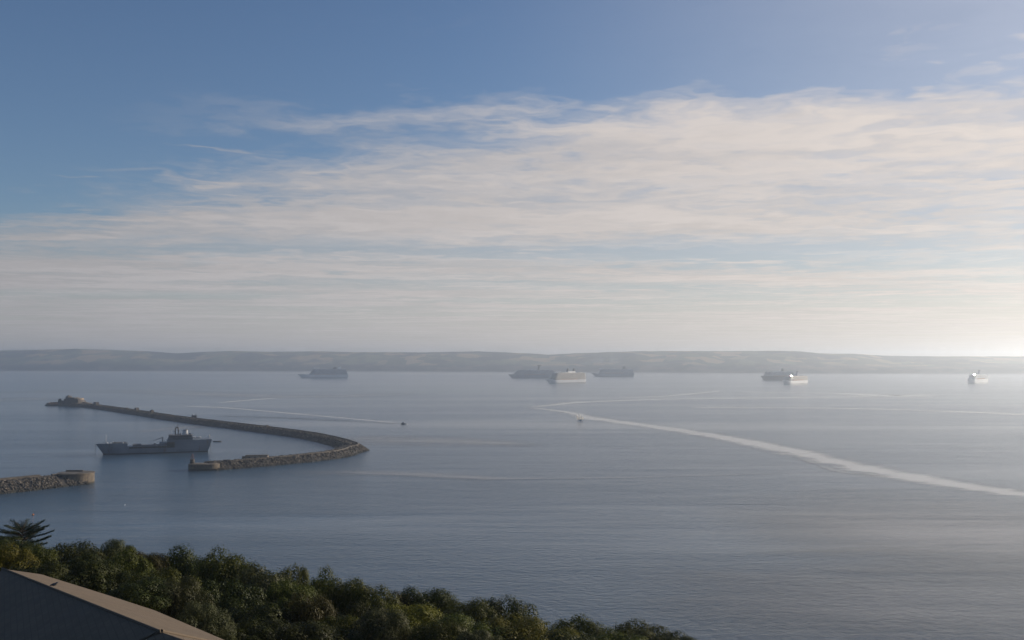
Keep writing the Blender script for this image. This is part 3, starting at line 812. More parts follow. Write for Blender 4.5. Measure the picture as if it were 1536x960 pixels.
def build_cruise_ships():
    # far left: white ship broadside
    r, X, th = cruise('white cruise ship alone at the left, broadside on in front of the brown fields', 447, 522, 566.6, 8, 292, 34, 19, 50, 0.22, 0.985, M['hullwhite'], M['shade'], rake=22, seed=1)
    funnel(r, X(0.73), 50, 10, 22, 12, M['funnel_dark'], -4); q = MB(); q.box((X(0.83), 0, 56), (14, 9, 9)); q.tube([(X(0.84), 0, 60), (X(0.85), 0, 68)], 0.9); q.build('aft_house', M['white'], r)
    q = MB()
    for t in (0.335, 0.37, 0.41): q.tube([(X(t), 0, 51), (X(t), 0, 61)], 1.1); q.ball((X(t), 0, 56), 2.6)
    split_build(q, 'deck_mast', M['white'], r)
    # behind the twin funnelled ship
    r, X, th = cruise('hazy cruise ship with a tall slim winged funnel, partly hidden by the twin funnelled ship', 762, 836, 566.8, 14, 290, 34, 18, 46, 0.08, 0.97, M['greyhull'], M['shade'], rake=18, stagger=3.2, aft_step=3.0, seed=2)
    funnel(r, X(0.62), 46, 24, 13, 8, M['funnel_dark'], -5, False, 0.75); q = MB(); q.prism([(X(0.62) - 16, -7), (X(0.62) + 6, -5), (X(0.62) + 6, 5), (X(0.62) - 16, 7)], 70, 74); q.build('funnel_wing', M['funnel_dark'], r)
    # nearest, twin funnels, lit flank
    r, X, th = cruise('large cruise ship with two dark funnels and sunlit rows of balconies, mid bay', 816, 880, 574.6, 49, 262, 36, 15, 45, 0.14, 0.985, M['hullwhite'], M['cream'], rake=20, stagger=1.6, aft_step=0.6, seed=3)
    funnel(r, X(0.56), 45, 17, 14, 13, M['funnel_dark'], -2); funnel(r, X(0.72), 45, 17, 14, 13, M['funnel_dark'], -2)
    q = MB(); q.box((X(0.64), 0, 49), (50, 16, 7)); q.build('funnel_house', M['white'], r)
    q = MB()
    for t in (0.26, 0.31, 0.36): q.tube([(X(t), 0, 46), (X(t), 0, 57)], 0.8); q.ball((X(t), 4, 49), 2.6)
    split_build(q, 'deck_mast', M['white'], r)
    twin = r
    # silhouette right of it
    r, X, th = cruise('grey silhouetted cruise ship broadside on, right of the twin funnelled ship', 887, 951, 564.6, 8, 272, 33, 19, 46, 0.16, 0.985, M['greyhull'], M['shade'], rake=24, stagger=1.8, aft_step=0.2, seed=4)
    funnel(r, X(0.76), 46, 15, 20, 12, M['funnel_dark'], -4); q = MB(); q.box((X(0.24), 0, 49), (22, 18, 6)); q.build('deck_house', M['hullwhite'], r)
    # dark hulled pair member
    r, X, th = cruise('dark hulled cruise ship with pale upper decks, partly behind the smaller sunlit ship', 1142, 1196, 570.0, 22, 200, 29, 19, 44, 0.08, 0.96, M['navy'], M['hullwhite'], rake=12, stagger=1.0, aft_step=4.6, seed=5)
    funnel(r, X(0.58), 44, 12, 13, 9, M['funnel_dark'], -2); q = MB(); q.tube([(X(0.55), -2, 44), (X(0.58), -2, 62)], 1.2); q.tube([(X(0.63), 2, 44), (X(0.60), 2, 62)], 1.2); q.build('lattice_mast', M['funnel_dark'], r)
    # its sunlit neighbour, bow towards the land
    r, X, th = cruise('white sunlit cruise ship with a leaning dark funnel, in front of the dark hulled ship', 1171, 1211, 576.2, 66, 236, 32, 15, 33, 0.17, 0.985, M['hullwhite'], M['cream'], rake=20, stagger=2.4, aft_step=1.0, seed=6)
    funnel(r, X(0.62), 33, 19, 15, 9, M['funnel_blue'], -9)
    glint_reflector(r, th, X(0.31), 8, 36, 7, 3)
    # far right
    r, X, th = cruise('small white cruise ship glinting in the sun, alone at the far right', 1449, 1481, 574.6, 70, 214, 31, 17, 36, 0.17, 0.985, M['hullwhite'], M['white'], rake=18, stagger=2.4, aft_step=1.2, seed=7)
    funnel(r, X(0.63), 36, 18, 14, 10, M['greyhull'], -8)
    glint_reflector(r, th, X(0.30), 6, 38, 9, 4.5)
    return twin
TWIN = build_cruise_ships()

def smoke_plume(p0, p1, r0, r1, dens, label):
    m, t = new_mat('funnel_smoke')
    pv = t.n('ShaderNodeVolumePrincipled'); pv.inputs['Color'].default_value = (0.75, 0.82, 0.95, 1); pv.inputs['Density'].default_value = dens; pv.inputs['Anisotropy'].default_value = 0.5
    o = t.n('ShaderNodeOutputMaterial'); t.l(pv.outputs[0], o.inputs['Volume'])
    pts = []; rad = []
    for i in range(12):
        q = i / 11; v = p0.lerp(p1, q)
        v += Vector((mnoise.noise(Vector((q * 4, 0, 1))) * 12 * q, 0, (math.sqrt(q) - q) * (p1.z - p0.z) * 0.6 + mnoise.noise(Vector((q * 5, 7, 1))) * 7 * q)); pts.append(v)
        rad.append((r0 + (r1 - r0) * q) * (1 + 0.3 * mnoise.noise(Vector((q * 6, 2, 9)))) * (1.0 if i < 11 else 0.3))
    mb = MB(); mb.tube(pts, rad, 12)
    tag(mb.build('smoke', m, None, True), label, None, None, 'stuff')
tp = TWIN.location
smoke_plume(at(863, 552.5, tp.y), at(906, 538.5, tp.y + 30), 4, 17, 0.0035, 'thin pale smoke drifting from the funnels of the twin funnelled ship')
q = on_sea(936, 564.6); smoke_plume(at(935, 550, q.y), at(915, 538, q.y), 5, 30, 0.0016, 'faint smoke above the silhouetted ship')


# ------------------------------------------------------------------ breakwaters
def ico(rng):
    ph = (1 + 5 ** 0.5) / 2
    v = np.array([(-1, ph, 0), (1, ph, 0), (-1, -ph, 0), (1, -ph, 0), (0, -1, ph), (0, 1, ph), (0, -1, -ph), (0, 1, -ph), (ph, 0, -1), (ph, 0, 1), (-ph, 0, -1), (-ph, 0, 1)]) / 1.9
    return v * (1 + rng.uniform(-0.28, 0.28, (12, 1)))
ICO_F = [(0, 11, 5), (0, 5, 1), (0, 1, 7), (0, 7, 10), (0, 10, 11), (1, 5, 9), (5, 11, 4), (11, 10, 2), (10, 7, 6), (7, 1, 8), (3, 9, 4), (3, 4, 2), (3, 2, 6), (3, 6, 8), (3, 8, 9), (4, 9, 5), (2, 4, 11), (6, 2, 10), (8, 6, 7), (9, 8, 1)]

def resample(pts, step):
    P = [Vector((p[0], p[1])) for p in pts]; H = []
    out = []
    for i in range(len(P) - 1):
        a = P[max(i - 1, 0)]; b = P[i]; c = P[i + 1]; d = P[min(i + 2, len(P) - 1)]
        n = max(1, int((c - b).length / step))
        for k in range(n):
            q = k / n
            out.append(0.5 * ((2 * b) + (-a + c) * q + (2 * a - 5 * b + 4 * c - d) * q * q + (-a + 3 * b - 3 * c + d) * q ** 3))
    out.append(P[-1])
    return out

def bank(pts, hw_base, hw_top, height, root, seed, n_rocks, rock, lower=None):
    """a rubble bank along a line: dark bed plus loose rocks over the slopes and crest"""
    rng = np.random.default_rng(seed)
    P = resample(pts, 8.0); rows = []
    fr = []
    for i, p in enumerate(P):
        d = (P[min(i + 1, len(P) - 1)] - P[max(i - 1, 0)]).normalized(); nn = Vector((-d.y, d.x))
        j = 1 + 0.10 * mnoise.noise(Vector((i * 0.5, seed, 0)))
        k = 1.0 if lower is None else lower(i / (len(P) - 1))
        fr.append((p, nn, j, k))
        r = []
        for w, z in ((-hw_base - 1.5, -1.0), (-hw_base, 0.3), (-hw_top, height * k), (-hw_top * 0.4, height * k + 0.15), (hw_top * 0.4, height * k + 0.1), (hw_top, height * k), (hw_base, 0.3), (hw_base + 1.5, -1.0)):
            jj = 1 + 0.12 * mnoise.noise(Vector((i * 0.7, w, seed)))
            r.append((p.x + nn.x * w * jj, p.y + nn.y * w * jj, z * (0.92 + 0.16 * mnoise.noise(Vector((i * 0.9, w * 0.3, 4)))) if z > 0.5 else z))
        rows.append(r)
    b = MB(); b.loft(rows)
    b.f.append(tuple(range(8))); b.mi.append(0); o = len(b.v) - 8; b.f.append(tuple(range(o, o + 8))[::-1]); b.mi.append(0)
    b.build('bank', M['bank'], root)
    vs = []; fs = []
    for q in range(n_rocks):
        i = int(len(fr) * rng.random() ** 1.5); p, nn, j, k = fr[i]
        d = Vector((nn.y, -nn.x)); p = p + d * float(rng.uniform(-4, 4))
        s = float(rng.uniform(-1, 1)) * (hw_base + 1.0)
        a = abs(s)
        z = height * k * min(1.0, (hw_base - a) / (hw_base - hw_top)) if a > hw_top else height * k
        sz = float(rng.uniform(0.55, 1.25)) * rock
        c = np.array((p.x + nn.x * s, p.y + nn.y * s, max(z, -0.2) + 0.1 * sz))
        v = ico(rng) * sz * rng.uniform(0.7, 1.25, (1, 3)); th = rng.uniform(0, 6.28)
        rot = np.array([[math.cos(th), -math.sin(th), 0], [math.sin(th), math.cos(th), 0], [0, 0, 1]])
        v = v @ rot.T + c; o = len(vs)
        vs += [tuple(x) for x in v]; fs += [(x + o, y + o, w + o) for x, y, w in ICO_F]
    rb = MB(); rb.v = vs; rb.f = fs; rb.mi = [0] * len(fs)
    tag(rb.build('rubble', M['rock'], root), None, None, None, 'stuff')
    return P, fr

def hut(p, sx, sy, sz, z0, rz, label, mat='darkstone', roof='flat', name='hut'):
    e = empty(name, (p[0], p[1], z0), rz); tag(e, label, 'hut' if name == 'hut' else name.replace('_', ' '))
    b = MB(); b.box((0, 0, sz / 2), (sx, sy, sz)); b.build('wall', M[mat], e)
    b = MB()
    if roof == 'flat': b.box((0, 0, sz + 0.2), (sx + 0.7, sy + 0.7, 0.4))
    else: b.prism([(-sx / 2 - .3, -sy / 2 - .3), (sx / 2 + .3, -sy / 2 - .3), (sx / 2 + .3, sy / 2 + .3), (-sx / 2 - .3, sy / 2 + .3)], sz + 0.005, sz + sy * 0.35, 0, [(-sx / 2 + .5, -.1), (sx / 2 - .5, -.1), (sx / 2 - .5, .1), (-sx / 2 + .5, .1)])
    b.build('roof', M['concrete'], e)
    b = MB(); b.box((sx * 0.1, -sy / 2 - 0.02, sz * 0.38), (min(1.1, sx * .3), 0.12, sz * 0.72)); b.build('door', M['navaldark'], e)
    return e

def build_breakwaters():
    root = empty('breakwater', (0, 0, 0)); tag(root, 'long curved dark stone breakwater bending back towards the fort', 'breakwater')
    line = []
    near = [(332, 705), (375, 701.5), (418, 697.7), (483, 691), (520, 685.4)]
    for x, y in near:
        p = on_sea(x, y); line.append((p.x - 12.0, p.y + 10.0))
    line += [(-187, 1118), (-187, 1172)]
    inner = [(458, 659.6), (384, 648.4), (260, 632.2), (200, 622.6), (130, 612)]
    for x, y in inner:
        p = on_sea(x, y); line.append((p.x + 12.5, p.y + 11.5))
    k = Vector(line[-1]); line.append((k.x - 70, k.y + 60))
    P, fr = bank(line, 16, 6.5, 6.2, root, 5, 13000, 0.9)
    # capping walls along the crest
    w = MB(); n = len(P)
    for off, ht, th in ((4.6, 1.5, 1.2),):
        rows = []
        for i in range(2, n - 8):
            p, nn, j, _ = fr[i]
            a = p + nn * -off; b = p + nn * -(off + th)
            hj = ht * (1 + 0.25 * mnoise.noise(Vector((i * 0.35, 2, 2))))
            rows.append([(a.x, a.y, 5.6), (a.x, a.y, 6.2 + hj), (b.x, b.y, 6.2 + hj), (b.x, b.y, 5.6)])
        w.loft(rows, 0, True)
    w.build('parapet', M['darkstone'], root)
    # rounded stone head at the harbour entrance
    a = on_sea(283, 706.2); b = on_sea(329, 706.2); y = a.y
    r = 8.5; cy = y + r; kx = cy / y; cx0, cx1 = a.x * kx + r, b.x * kx - r
    pts = [(cx1 + r * math.cos(t), cy + r * math.sin(t)) for t in np.linspace(-math.pi / 2, math.pi / 2, 14)] + [(cx0 + r * math.cos(t), cy + r * math.sin(t)) for t in np.linspace(math.pi / 2, 1.5 * math.pi, 14)]
    h = MB(); h.prism([(cx0 + (x - cx0) * 1.0, yy) for x, yy in pts], -1, 5.2)
    pier = h.build('pier_head', M['stone'], root)
    cxm = (cx0 + cx1) / 2
    rim = MB(); rim.prism([(cxm + (x - cxm) * 1.02, cy + (yy - cy) * 1.05) for x, yy in pts], 5.21, 5.75); rim.prism([(cxm + (x - cxm) * 0.9, cy + (yy - cy) * 0.78) for x, yy in pts], 5.76, 6.1)
    rim.build('coping', M['stone'], pier)
    # beacon tower on the head
    p = on_sea(288.3, 706.2)
    e = empty('beacon_tower', (p.x * kx, cy, 6.1), 0); tag(e, 'small dark red beacon tower on the rounded end of the breakwater', 'beacon')
    t = MB(); t.cyl((0, 0, 0), 2.3, 2.0, 4.0, 12); t.build('base', M['darkstone'], e)
    t = MB()
    for sx, sy in ((-1, -1), (1, -1), (1, 1), (-1, 1)): t.tube([(sx * 1.3, sy * 1.3, 4.0), (sx * 0.8, sy * 0.8, 7.4)], 0.2)
    for z in (5.1, 6.3): 
        t.tube([(-1.1, -1.1, z), (1.1, -1.1, z)], 0.12); t.tube([(-1.1, 1.1, z), (1.1, 1.1, z)], 0.12); t.tube([(-1.1, -1.1, z), (-1.1, 1.1, z)], 0.12); t.tube([(1.1, -1.1, z), (1.1, 1.1, z)], 0.12)
    t.build('lattice', M['redpaint'], e)
    t = MB(); t.cyl((0, 0, 7.4), 1.3, 1.3, 0.25, 10); t.cyl((0, 0, 7.65), 0.7, 0.6, 1.0, 10); t.cyl((0, 0, 8.65), 0.8, 0.1, 0.6, 10); t.build('lantern', M['redpaint'], e)
    # low long building on the near arm
    p = on_sea(399.5, 699.5); z0 = 5.7
    e = empty('store_building', (p.x - 13, p.y + 14, z0), R(8)); tag(e, 'low long tan building on the near arm of the breakwater', 'building')
    b = MB(); b.box((0, 0, 1.9), (22, 5.5, 3.8)); b.box((-10.2, 0, 1.3), (7.5, 4.5, 2.6)); b.build('wall', M['tanwall'], e)
    b = MB(); b.box((0.4, 0, 3.95), (22.4, 6.1, 0.35)); b.box((-12.3, 0, 2.72), (4.2, 5.0, 0.25)); b.build('roof', M['concrete'], e)
    b = MB()
    for x in (-7, -1.5, 4, 8.5): b.box((x, -2.74, 2.0), (1.1, 0.14, 1.1))
    split_build(b, 'window', M['glass'], e)
    # huts on the far arm
    def crest(px):
        best = min(fr[: n], key=lambda f: abs((f[0].x / f[0].y) - (px - 768) / FPX) + (0 if f[0].y > 1200 else 9))
        return best[0]
    p = crest(146); hut(p, 10.5, 7, 6.5, 5.9, R(-40), 'largest dark block hut on the breakwater, closest to the fort', roof='flat')
    p = crest(191.5); hut(p, 4.2, 4, 3.2, 5.9, R(-40), 'tiny dark hut on the breakwater, lowest of the row')
    p = crest(207); hut(p, 6.2, 6, 5.8, 5.9, R(-40), 'square flat roofed hut in the middle of the row on the breakwater')
    p = crest(230); hut(p, 5.4, 5, 4.4, 5.9, R(-40), 'small block hut on the breakwater above the grey ship', 'darkstone', 'pitch')
    p = crest(402); hut(p, 4.2, 3.6, 3.4, 5.9, R(-45), 'lone little hut halfway along the bare far arm of the breakwater', 'darkstone')
    # fort
    d = on_sea(98, 609).y
    Xp = lambda px: (px - 768) / FPX * d
    e = empty('sea_fort', (Xp(98), d + 20, 0), 0); tag(e, 'dark stepped stone sea fort at the far end of the breakwater', 'fort')
    lx = lambda px: Xp(px) - Xp(98)
    H = lambda y: (609 - y) * d / FPX
    def blk(mb, xa, xb, ytop, y0, y1, zb=0.0, k=0.94, ytop2=None):
        a, b_ = lx(xa), lx(xb); zt = H(ytop)
        mid = (a + b_) / 2
        base = [(a, y0), (a + 4, y0 - 5), (b_ - 4, y0 - 5), (b_, y0), (b_, y1 - 4), (b_ - 4, y1), (a + 4, y1), (a, y1 - 4)]
        top = [(mid + (x - mid) * k, y) for x, y in base]
        mb.prism(base, zb, zt, 0, top)
    w = MB(); blk(w, 85, 120, 601.5, -8, 24, -1); blk(w, 116, 132, 605.0, -2, 14, -1); blk(w, 120, 127, 603.5, 0, 10); w.build('wall', M['darkstone'], e)
    w = MB(); blk(w, 92, 118, 598.8, -4, 20, H(601.5) - 1); blk(w, 93.5, 112, 596.8, -1, 16, H(598.8) - 1, 0.9); w.build('upper_battery', M['darkstone'], e)
    w = MB(); blk(w, 93.3, 101.5, 594.8, 2, 12, H(596.8) - 1); w.box((lx(96.5), 6, H(594.5)), (4, 4, 3)); w.build('turret', M['darkstone'], e)
    w = MB(); blk(w, 112, 119, 597.8, 0, 14, H(599.5) - 1); w.build('gun_house', M['tanwall'], e)
    w = MB(); w.box((lx(85.5), 0, 6.5), (6, 6, 15)); w.box((lx(86), 0, 14.5), (3.2, 3.2, 3)); w.build('lookout', M['darkstone'], e)
    w = MB(); w.box((lx(78), 2, 1.0), (lx(93) - lx(66.5), 16, 3.0)); w.box((lx(68), 2, 3.5), (6, 9, 5)); w.box((lx(79), 6, 7.6), (26, 8, 0.8)); w.build('quay', M['darkstone'], e)
    w = MB()
    for px in (71, 73.4, 75.8, 78.2, 80.6, 83.5, 86.5): w.box((lx(px), -4.6, 4.9), (2.6, 2.2, 5.0))
    w.box((lx(79), 5.5, 4.9), (24, 1.0, 5.0)); split_build(w, 'arcade_pier', M['rust_or_sunlit'], e)

    # left breakwater with its round head
    root = empty('breakwater', (0, 0, 0)); tag(root, 'rubble breakwater with a round stone end, at the left above the trees', 'breakwater')
    hc = on_sea(114, 727.5); Rr = 14.6
    c = Vector((hc.x, hc.y, 0)); c = c + c.normalized() * Rr
    pl = [(c.x - 1, c.y - 1.5)]
    for x, y in ((60, 733), (0, 740), (-60, 746), (-130, 752)):
        p = on_sea(x, y); pl.append((p.x - 2, p.y + 17))
    bank(pl, 17, 6, 7.2, root, 9, 4200, 0.95)
    h = MB(); h.cyl((c.x, c.y, -1), Rr, Rr * 0.985, 9.2, 40); ph = h.build('pier_head', M['stone'], root)
    h = MB(); h.cyl((c.x, c.y, 8.21), Rr * 1.015, Rr * 1.015, 0.7, 40); 
    h.build('coping', M['stone'], ph)
    h = MB(); h.cyl((c.x, c.y, 8.92), Rr * 0.86, Rr * 0.86, 0.25, 40); h.box((c.x - 4, c.y + 6, 9.6), (14, 1.2, 1.4), 0.1); h.box((c.x + 3, c.y + 2, 9.4), (3, 2, 0.8), 0.4); h.build('top_slab', M['concrete'], ph)
    w = MB()
    p0 = Vector(pl[0]); p1 = Vector(pl[1]); p2 = Vector(pl[2]); p3 = Vector(pl[3])
    def seg(a, b, ht, th, off):
        d = (b - a).normalized(); nn = Vector((-d.y, d.x)); m_ = (a + b) / 2 + nn * off
        w.box((m_.x, m_.y, 6.6 + ht / 2), ((b - a).length, th, ht), math.atan2(d.y, d.x))
    seg(p0.lerp(p1, 0.25), p0.lerp(p1, 0.75), 2.4, 3.0, -4.0)
    seg(p1.lerp(p2, 0.15), p2.lerp(p3, 0.8), 3.0, 4.0, -4.0)
    split_build(w, 'parapet', M['darkstone'], root)
build_breakwaters()


# ------------------------------------------------------------------ small craft and buoys
def build_boats():
    p = on_sea(605.5, 636.2)
    e = empty('motor_boat', (p.x, p.y, 0), R(-8)); tag(e, 'small dark motor boat trailing a long wake', 'boat')
    h = MB(); hull_rows(h, [(-0.3, 0.8), (0.6, 0.95), (1.4, 1.0)], L=9.5, B=3.2, D=1.4, rake=1.8, srake=0.2, entry=4); h.build('hull', M['funnel_dark'], e)
    h = MB(); h.prism([(-2.5, -1.2), (1.6, -1.1), (1.6, 1.1), (-2.5, 1.2)], 1.41, 3.2, 0, [(-2.3, -1.0), (0.6, -0.9), (0.6, 0.9), (-2.3, 1.0)]); cb = h.build('cabin', M['greyhull'], e)
    h = MB(); h.box((-0.6, -1.1, 2.5), (2.4, 0.16, 0.7)); h.box((-0.6, 1.1, 2.5), (2.4, 0.16, 0.7)); split_build(h, 'window', M['glass'], cb)
    h = MB(); h.tube([(-0.5, 0, 3.2), (-0.7, 0, 4.8)], 0.08); h.build('mast', M['mast'], e)
    h = MB(); h.box((3.2, 0, 0.25), (4.2, 2.6, 0.4)); h.box((5.0, 0, 0.3), (1.6, 1.6, 0.5)); h.build('bow_wave', M['white'], e)
    # sailing ketch
    p = on_sea(870, 631)
    e = empty('sailing_boat', (p.x, p.y, 0), R(172)); tag(e, 'little white sailed boat beside the long pale slick', 'sailing boat')
    h = MB(); hull_rows(h, [(-0.4, 0.7), (0.4, 0.9), (1.1, 1.0)], L=9.6, B=2.8, D=1.1, rake=1.8, srake=0.8, entry=5); h.build('hull', M['white'], e)
    h = MB(); h.box((-0.6, 0, 1.4), (3.6, 1.6, 0.6)); h.build('cabin', M['teak'], e)
    def sail(name, x0, x1, z0, z1, side):
        rows = []
        for i in range(7):
            q = i / 6; rows.append([(x0 + (x1 - x0) * (1 - q) * k, side * 0.55 * math.sin(math.pi * k) * (1 - q), z0 + (z1 - z0) * q) for k in (0, 0.25, 0.5, 0.75, 1)])
        m_ = MB(); m_.loft(rows); o = m_.build(name, M['sail'], e, True)
        sm = o.modifiers.new('thickness', 'SOLIDIFY'); sm.thickness = 0.05
    h = MB(); h.tube([(0.7, 0, 1.4), (0.7, 0, 13.0)], [0.12, 0.07]); h.tube([(0.7, 0, 2.4), (-3.0, 0.5, 2.4)], 0.08); h.build('mast', M['mast'], e)
    h = MB(); h.tube([(-3.7, 0, 1.4), (-3.7, 0, 9.5)], [0.1, 0.06]); h.build('mizzen_mast', M['mast'], e)
    sail('mainsail', 0.6, -3.3, 2.2, 12.6, 1); sail('jib', 5.4, 1.0, 2.0, 11.2, 1); sail('mizzen_sail', -3.8, -6.6, 2.2, 8.9, 1)
    # boat beyond the far arm
    p = on_sea(283, 627.0)
    e = empty('fishing_boat', (p.x, p.y + 30, 0), R(184)); tag(e, 'tiny dark fishing boat showing just above the far arm of the breakwater', 'boat')
    h = MB(); hull_rows(h, [(-0.3, 0.8), (1.0, 0.95), (3.2, 1.0)], L=10.5, B=3.4, D=3.2, rake=1.4, srake=0.3, entry=4); h.build('hull', M['funnel_dark'], e)
    h = MB(); h.box((2.4, 0, 4.2), (2.2, 2.0, 2.0)); h.build('wheelhouse', M['greyhull'], e)
    h = MB(); h.tube([(-3.4, 0, 3.2), (-3.4, 0, 6.6)], 0.25); h.box((-3.4, 0, 5.8), (1.6, 0.5, 0.7)); h.build('gantry', M['funnel_dark'], e)
    # buoys
    def buoy(px, py, s, mat, label):
        p = on_sea(px, py); e = empty('buoy', (p.x, p.y, 0)); tag(e, label, 'buoy')
        b = MB(); b.cyl((0, 0, -0.3), 0.85 * s, 1.0 * s, 0.9 * s, 12); b.cyl((0, 0, -0.3 + 0.9 * s), 1.0 * s, 0.25 * s, 0.7 * s, 12); b.build('float', M[mat], e)
        b = MB(); b.tube([(0, 0, 1.1 * s), (0, 0, 2.5 * s)], 0.12 * s); b.ball((0, 0, 2.6 * s), 0.28 * s); b.build('topmark', M['navaldark'], e)
    buoy(49.5, 772.3, 0.72, 'orange', 'orange mooring buoy on the water above the dark conifer')
    buoy(187.5, 757.6, 0.42, 'white', 'tiny white buoy right of the round stone breakwater end')
    buoy(183, 799.5, 0.3, 'greyhull', 'tiny dark buoy on the water above the rounded grey green tree')
build_boats()


# ------------------------------------------------------------------ hillside, roof, trees
def ground_z(x, y):
    d = max(y, 0.0)
    if d <= 125: z = 100.2 - 0.262 * d - 0.15 * (x + 20) * min(d / 110.0, 1.2)
    else:
        z = 100.2 - 0.262 * 125 - 0.15 * (x + 20) * (125 / 110.0) - (d - 125) * 0.47
    z += 0.5 * mnoise.noise(Vector((x * 0.08, y * 0.08, 0))) if d > 5 else 0
    return max(z, -0.6)
def build_ground():
    m, t = new_mat('hillside_soil')
    co = t.n('ShaderNodeTexCoord').outputs['Object']
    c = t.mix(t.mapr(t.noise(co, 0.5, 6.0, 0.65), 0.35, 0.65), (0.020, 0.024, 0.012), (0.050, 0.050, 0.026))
    b = t.n('ShaderNodeBsdfPrincipled'); b.inputs['Roughness'].default_value = 0.95; t.l(c, b.inputs['Base Color'])
    o = t.n('ShaderNodeOutputMaterial'); t.l(b.outputs[0], o.inputs[0])
    xs = np.arange(-190, 131, 4.0); ys = np.arange(-60, 341, 4.0)
    mb = MB(); mb.loft([[(x, y, ground_z(x, y)) for x in xs] for y in ys])
    tag(mb.build('hillside', m, smooth=True), 'dark overgrown hillside under the trees', None, None, 'structure')
build_ground()

def roof_mat():
    m, t = new_mat('roof_tiles')
    co = t.n('ShaderNodeTexCoord').outputs['Object']
    br = t.n('ShaderNodeTexBrick'); br.offset = 0.5
    t.l(t.n('ShaderNodeTexCoord').outputs['UV'], br.inputs['Vector'])
    br.inputs['Scale'].default_value = 1.0; br.inputs['Mortar Size'].default_value = 0.02
    br.inputs['Brick Width'].default_value = 0.5; br.inputs['Row Height'].default_value = 0.28
    br.inputs['Color1'].default_value = (0.125, 0.096, 0.066, 1); br.inputs['Color2'].default_value = (0.150, 0.116, 0.080, 1); br.inputs['Mortar'].default_value = (0.112, 0.086, 0.060, 1)
    n = t.noise(co, 0.35, 6.0, 0.65)
    c = t.mix(t.mapr(n, 0.40, 0.75), br.outputs[0], (0.108, 0.085, 0.060))
    streak = t.noise(t.mapping(co, scale=(1.4, 0.25, 0.3)), 1.0, 5.0, 0.6)
    c = t.mix(t.m('MULTIPLY', t.mapr(streak, 0.5, 0.75), 0.35), c, (0.12, 0.10, 0.085))
    b = t.n('ShaderNodeBsdfPrincipled'); b.inputs['Roughness'].default_value = 0.85; t.l(c, b.inputs['Base Color'])
    b.inputs['Specular IOR Level'].default_value = 0.25
    bn = t.n('ShaderNodeBump'); bn.inputs['Strength'].default_value = 0.5; bn.inputs['Distance'].default_value = 0.02
    t.l(br.outputs['Fac'], bn.inputs['Height']); bn.invert = True; t.l(bn.outputs[0], b.inputs['Normal'])
    o = t.n('ShaderNodeOutputMaterial'); t.l(b.outputs[0], o.inputs[0])
    return m

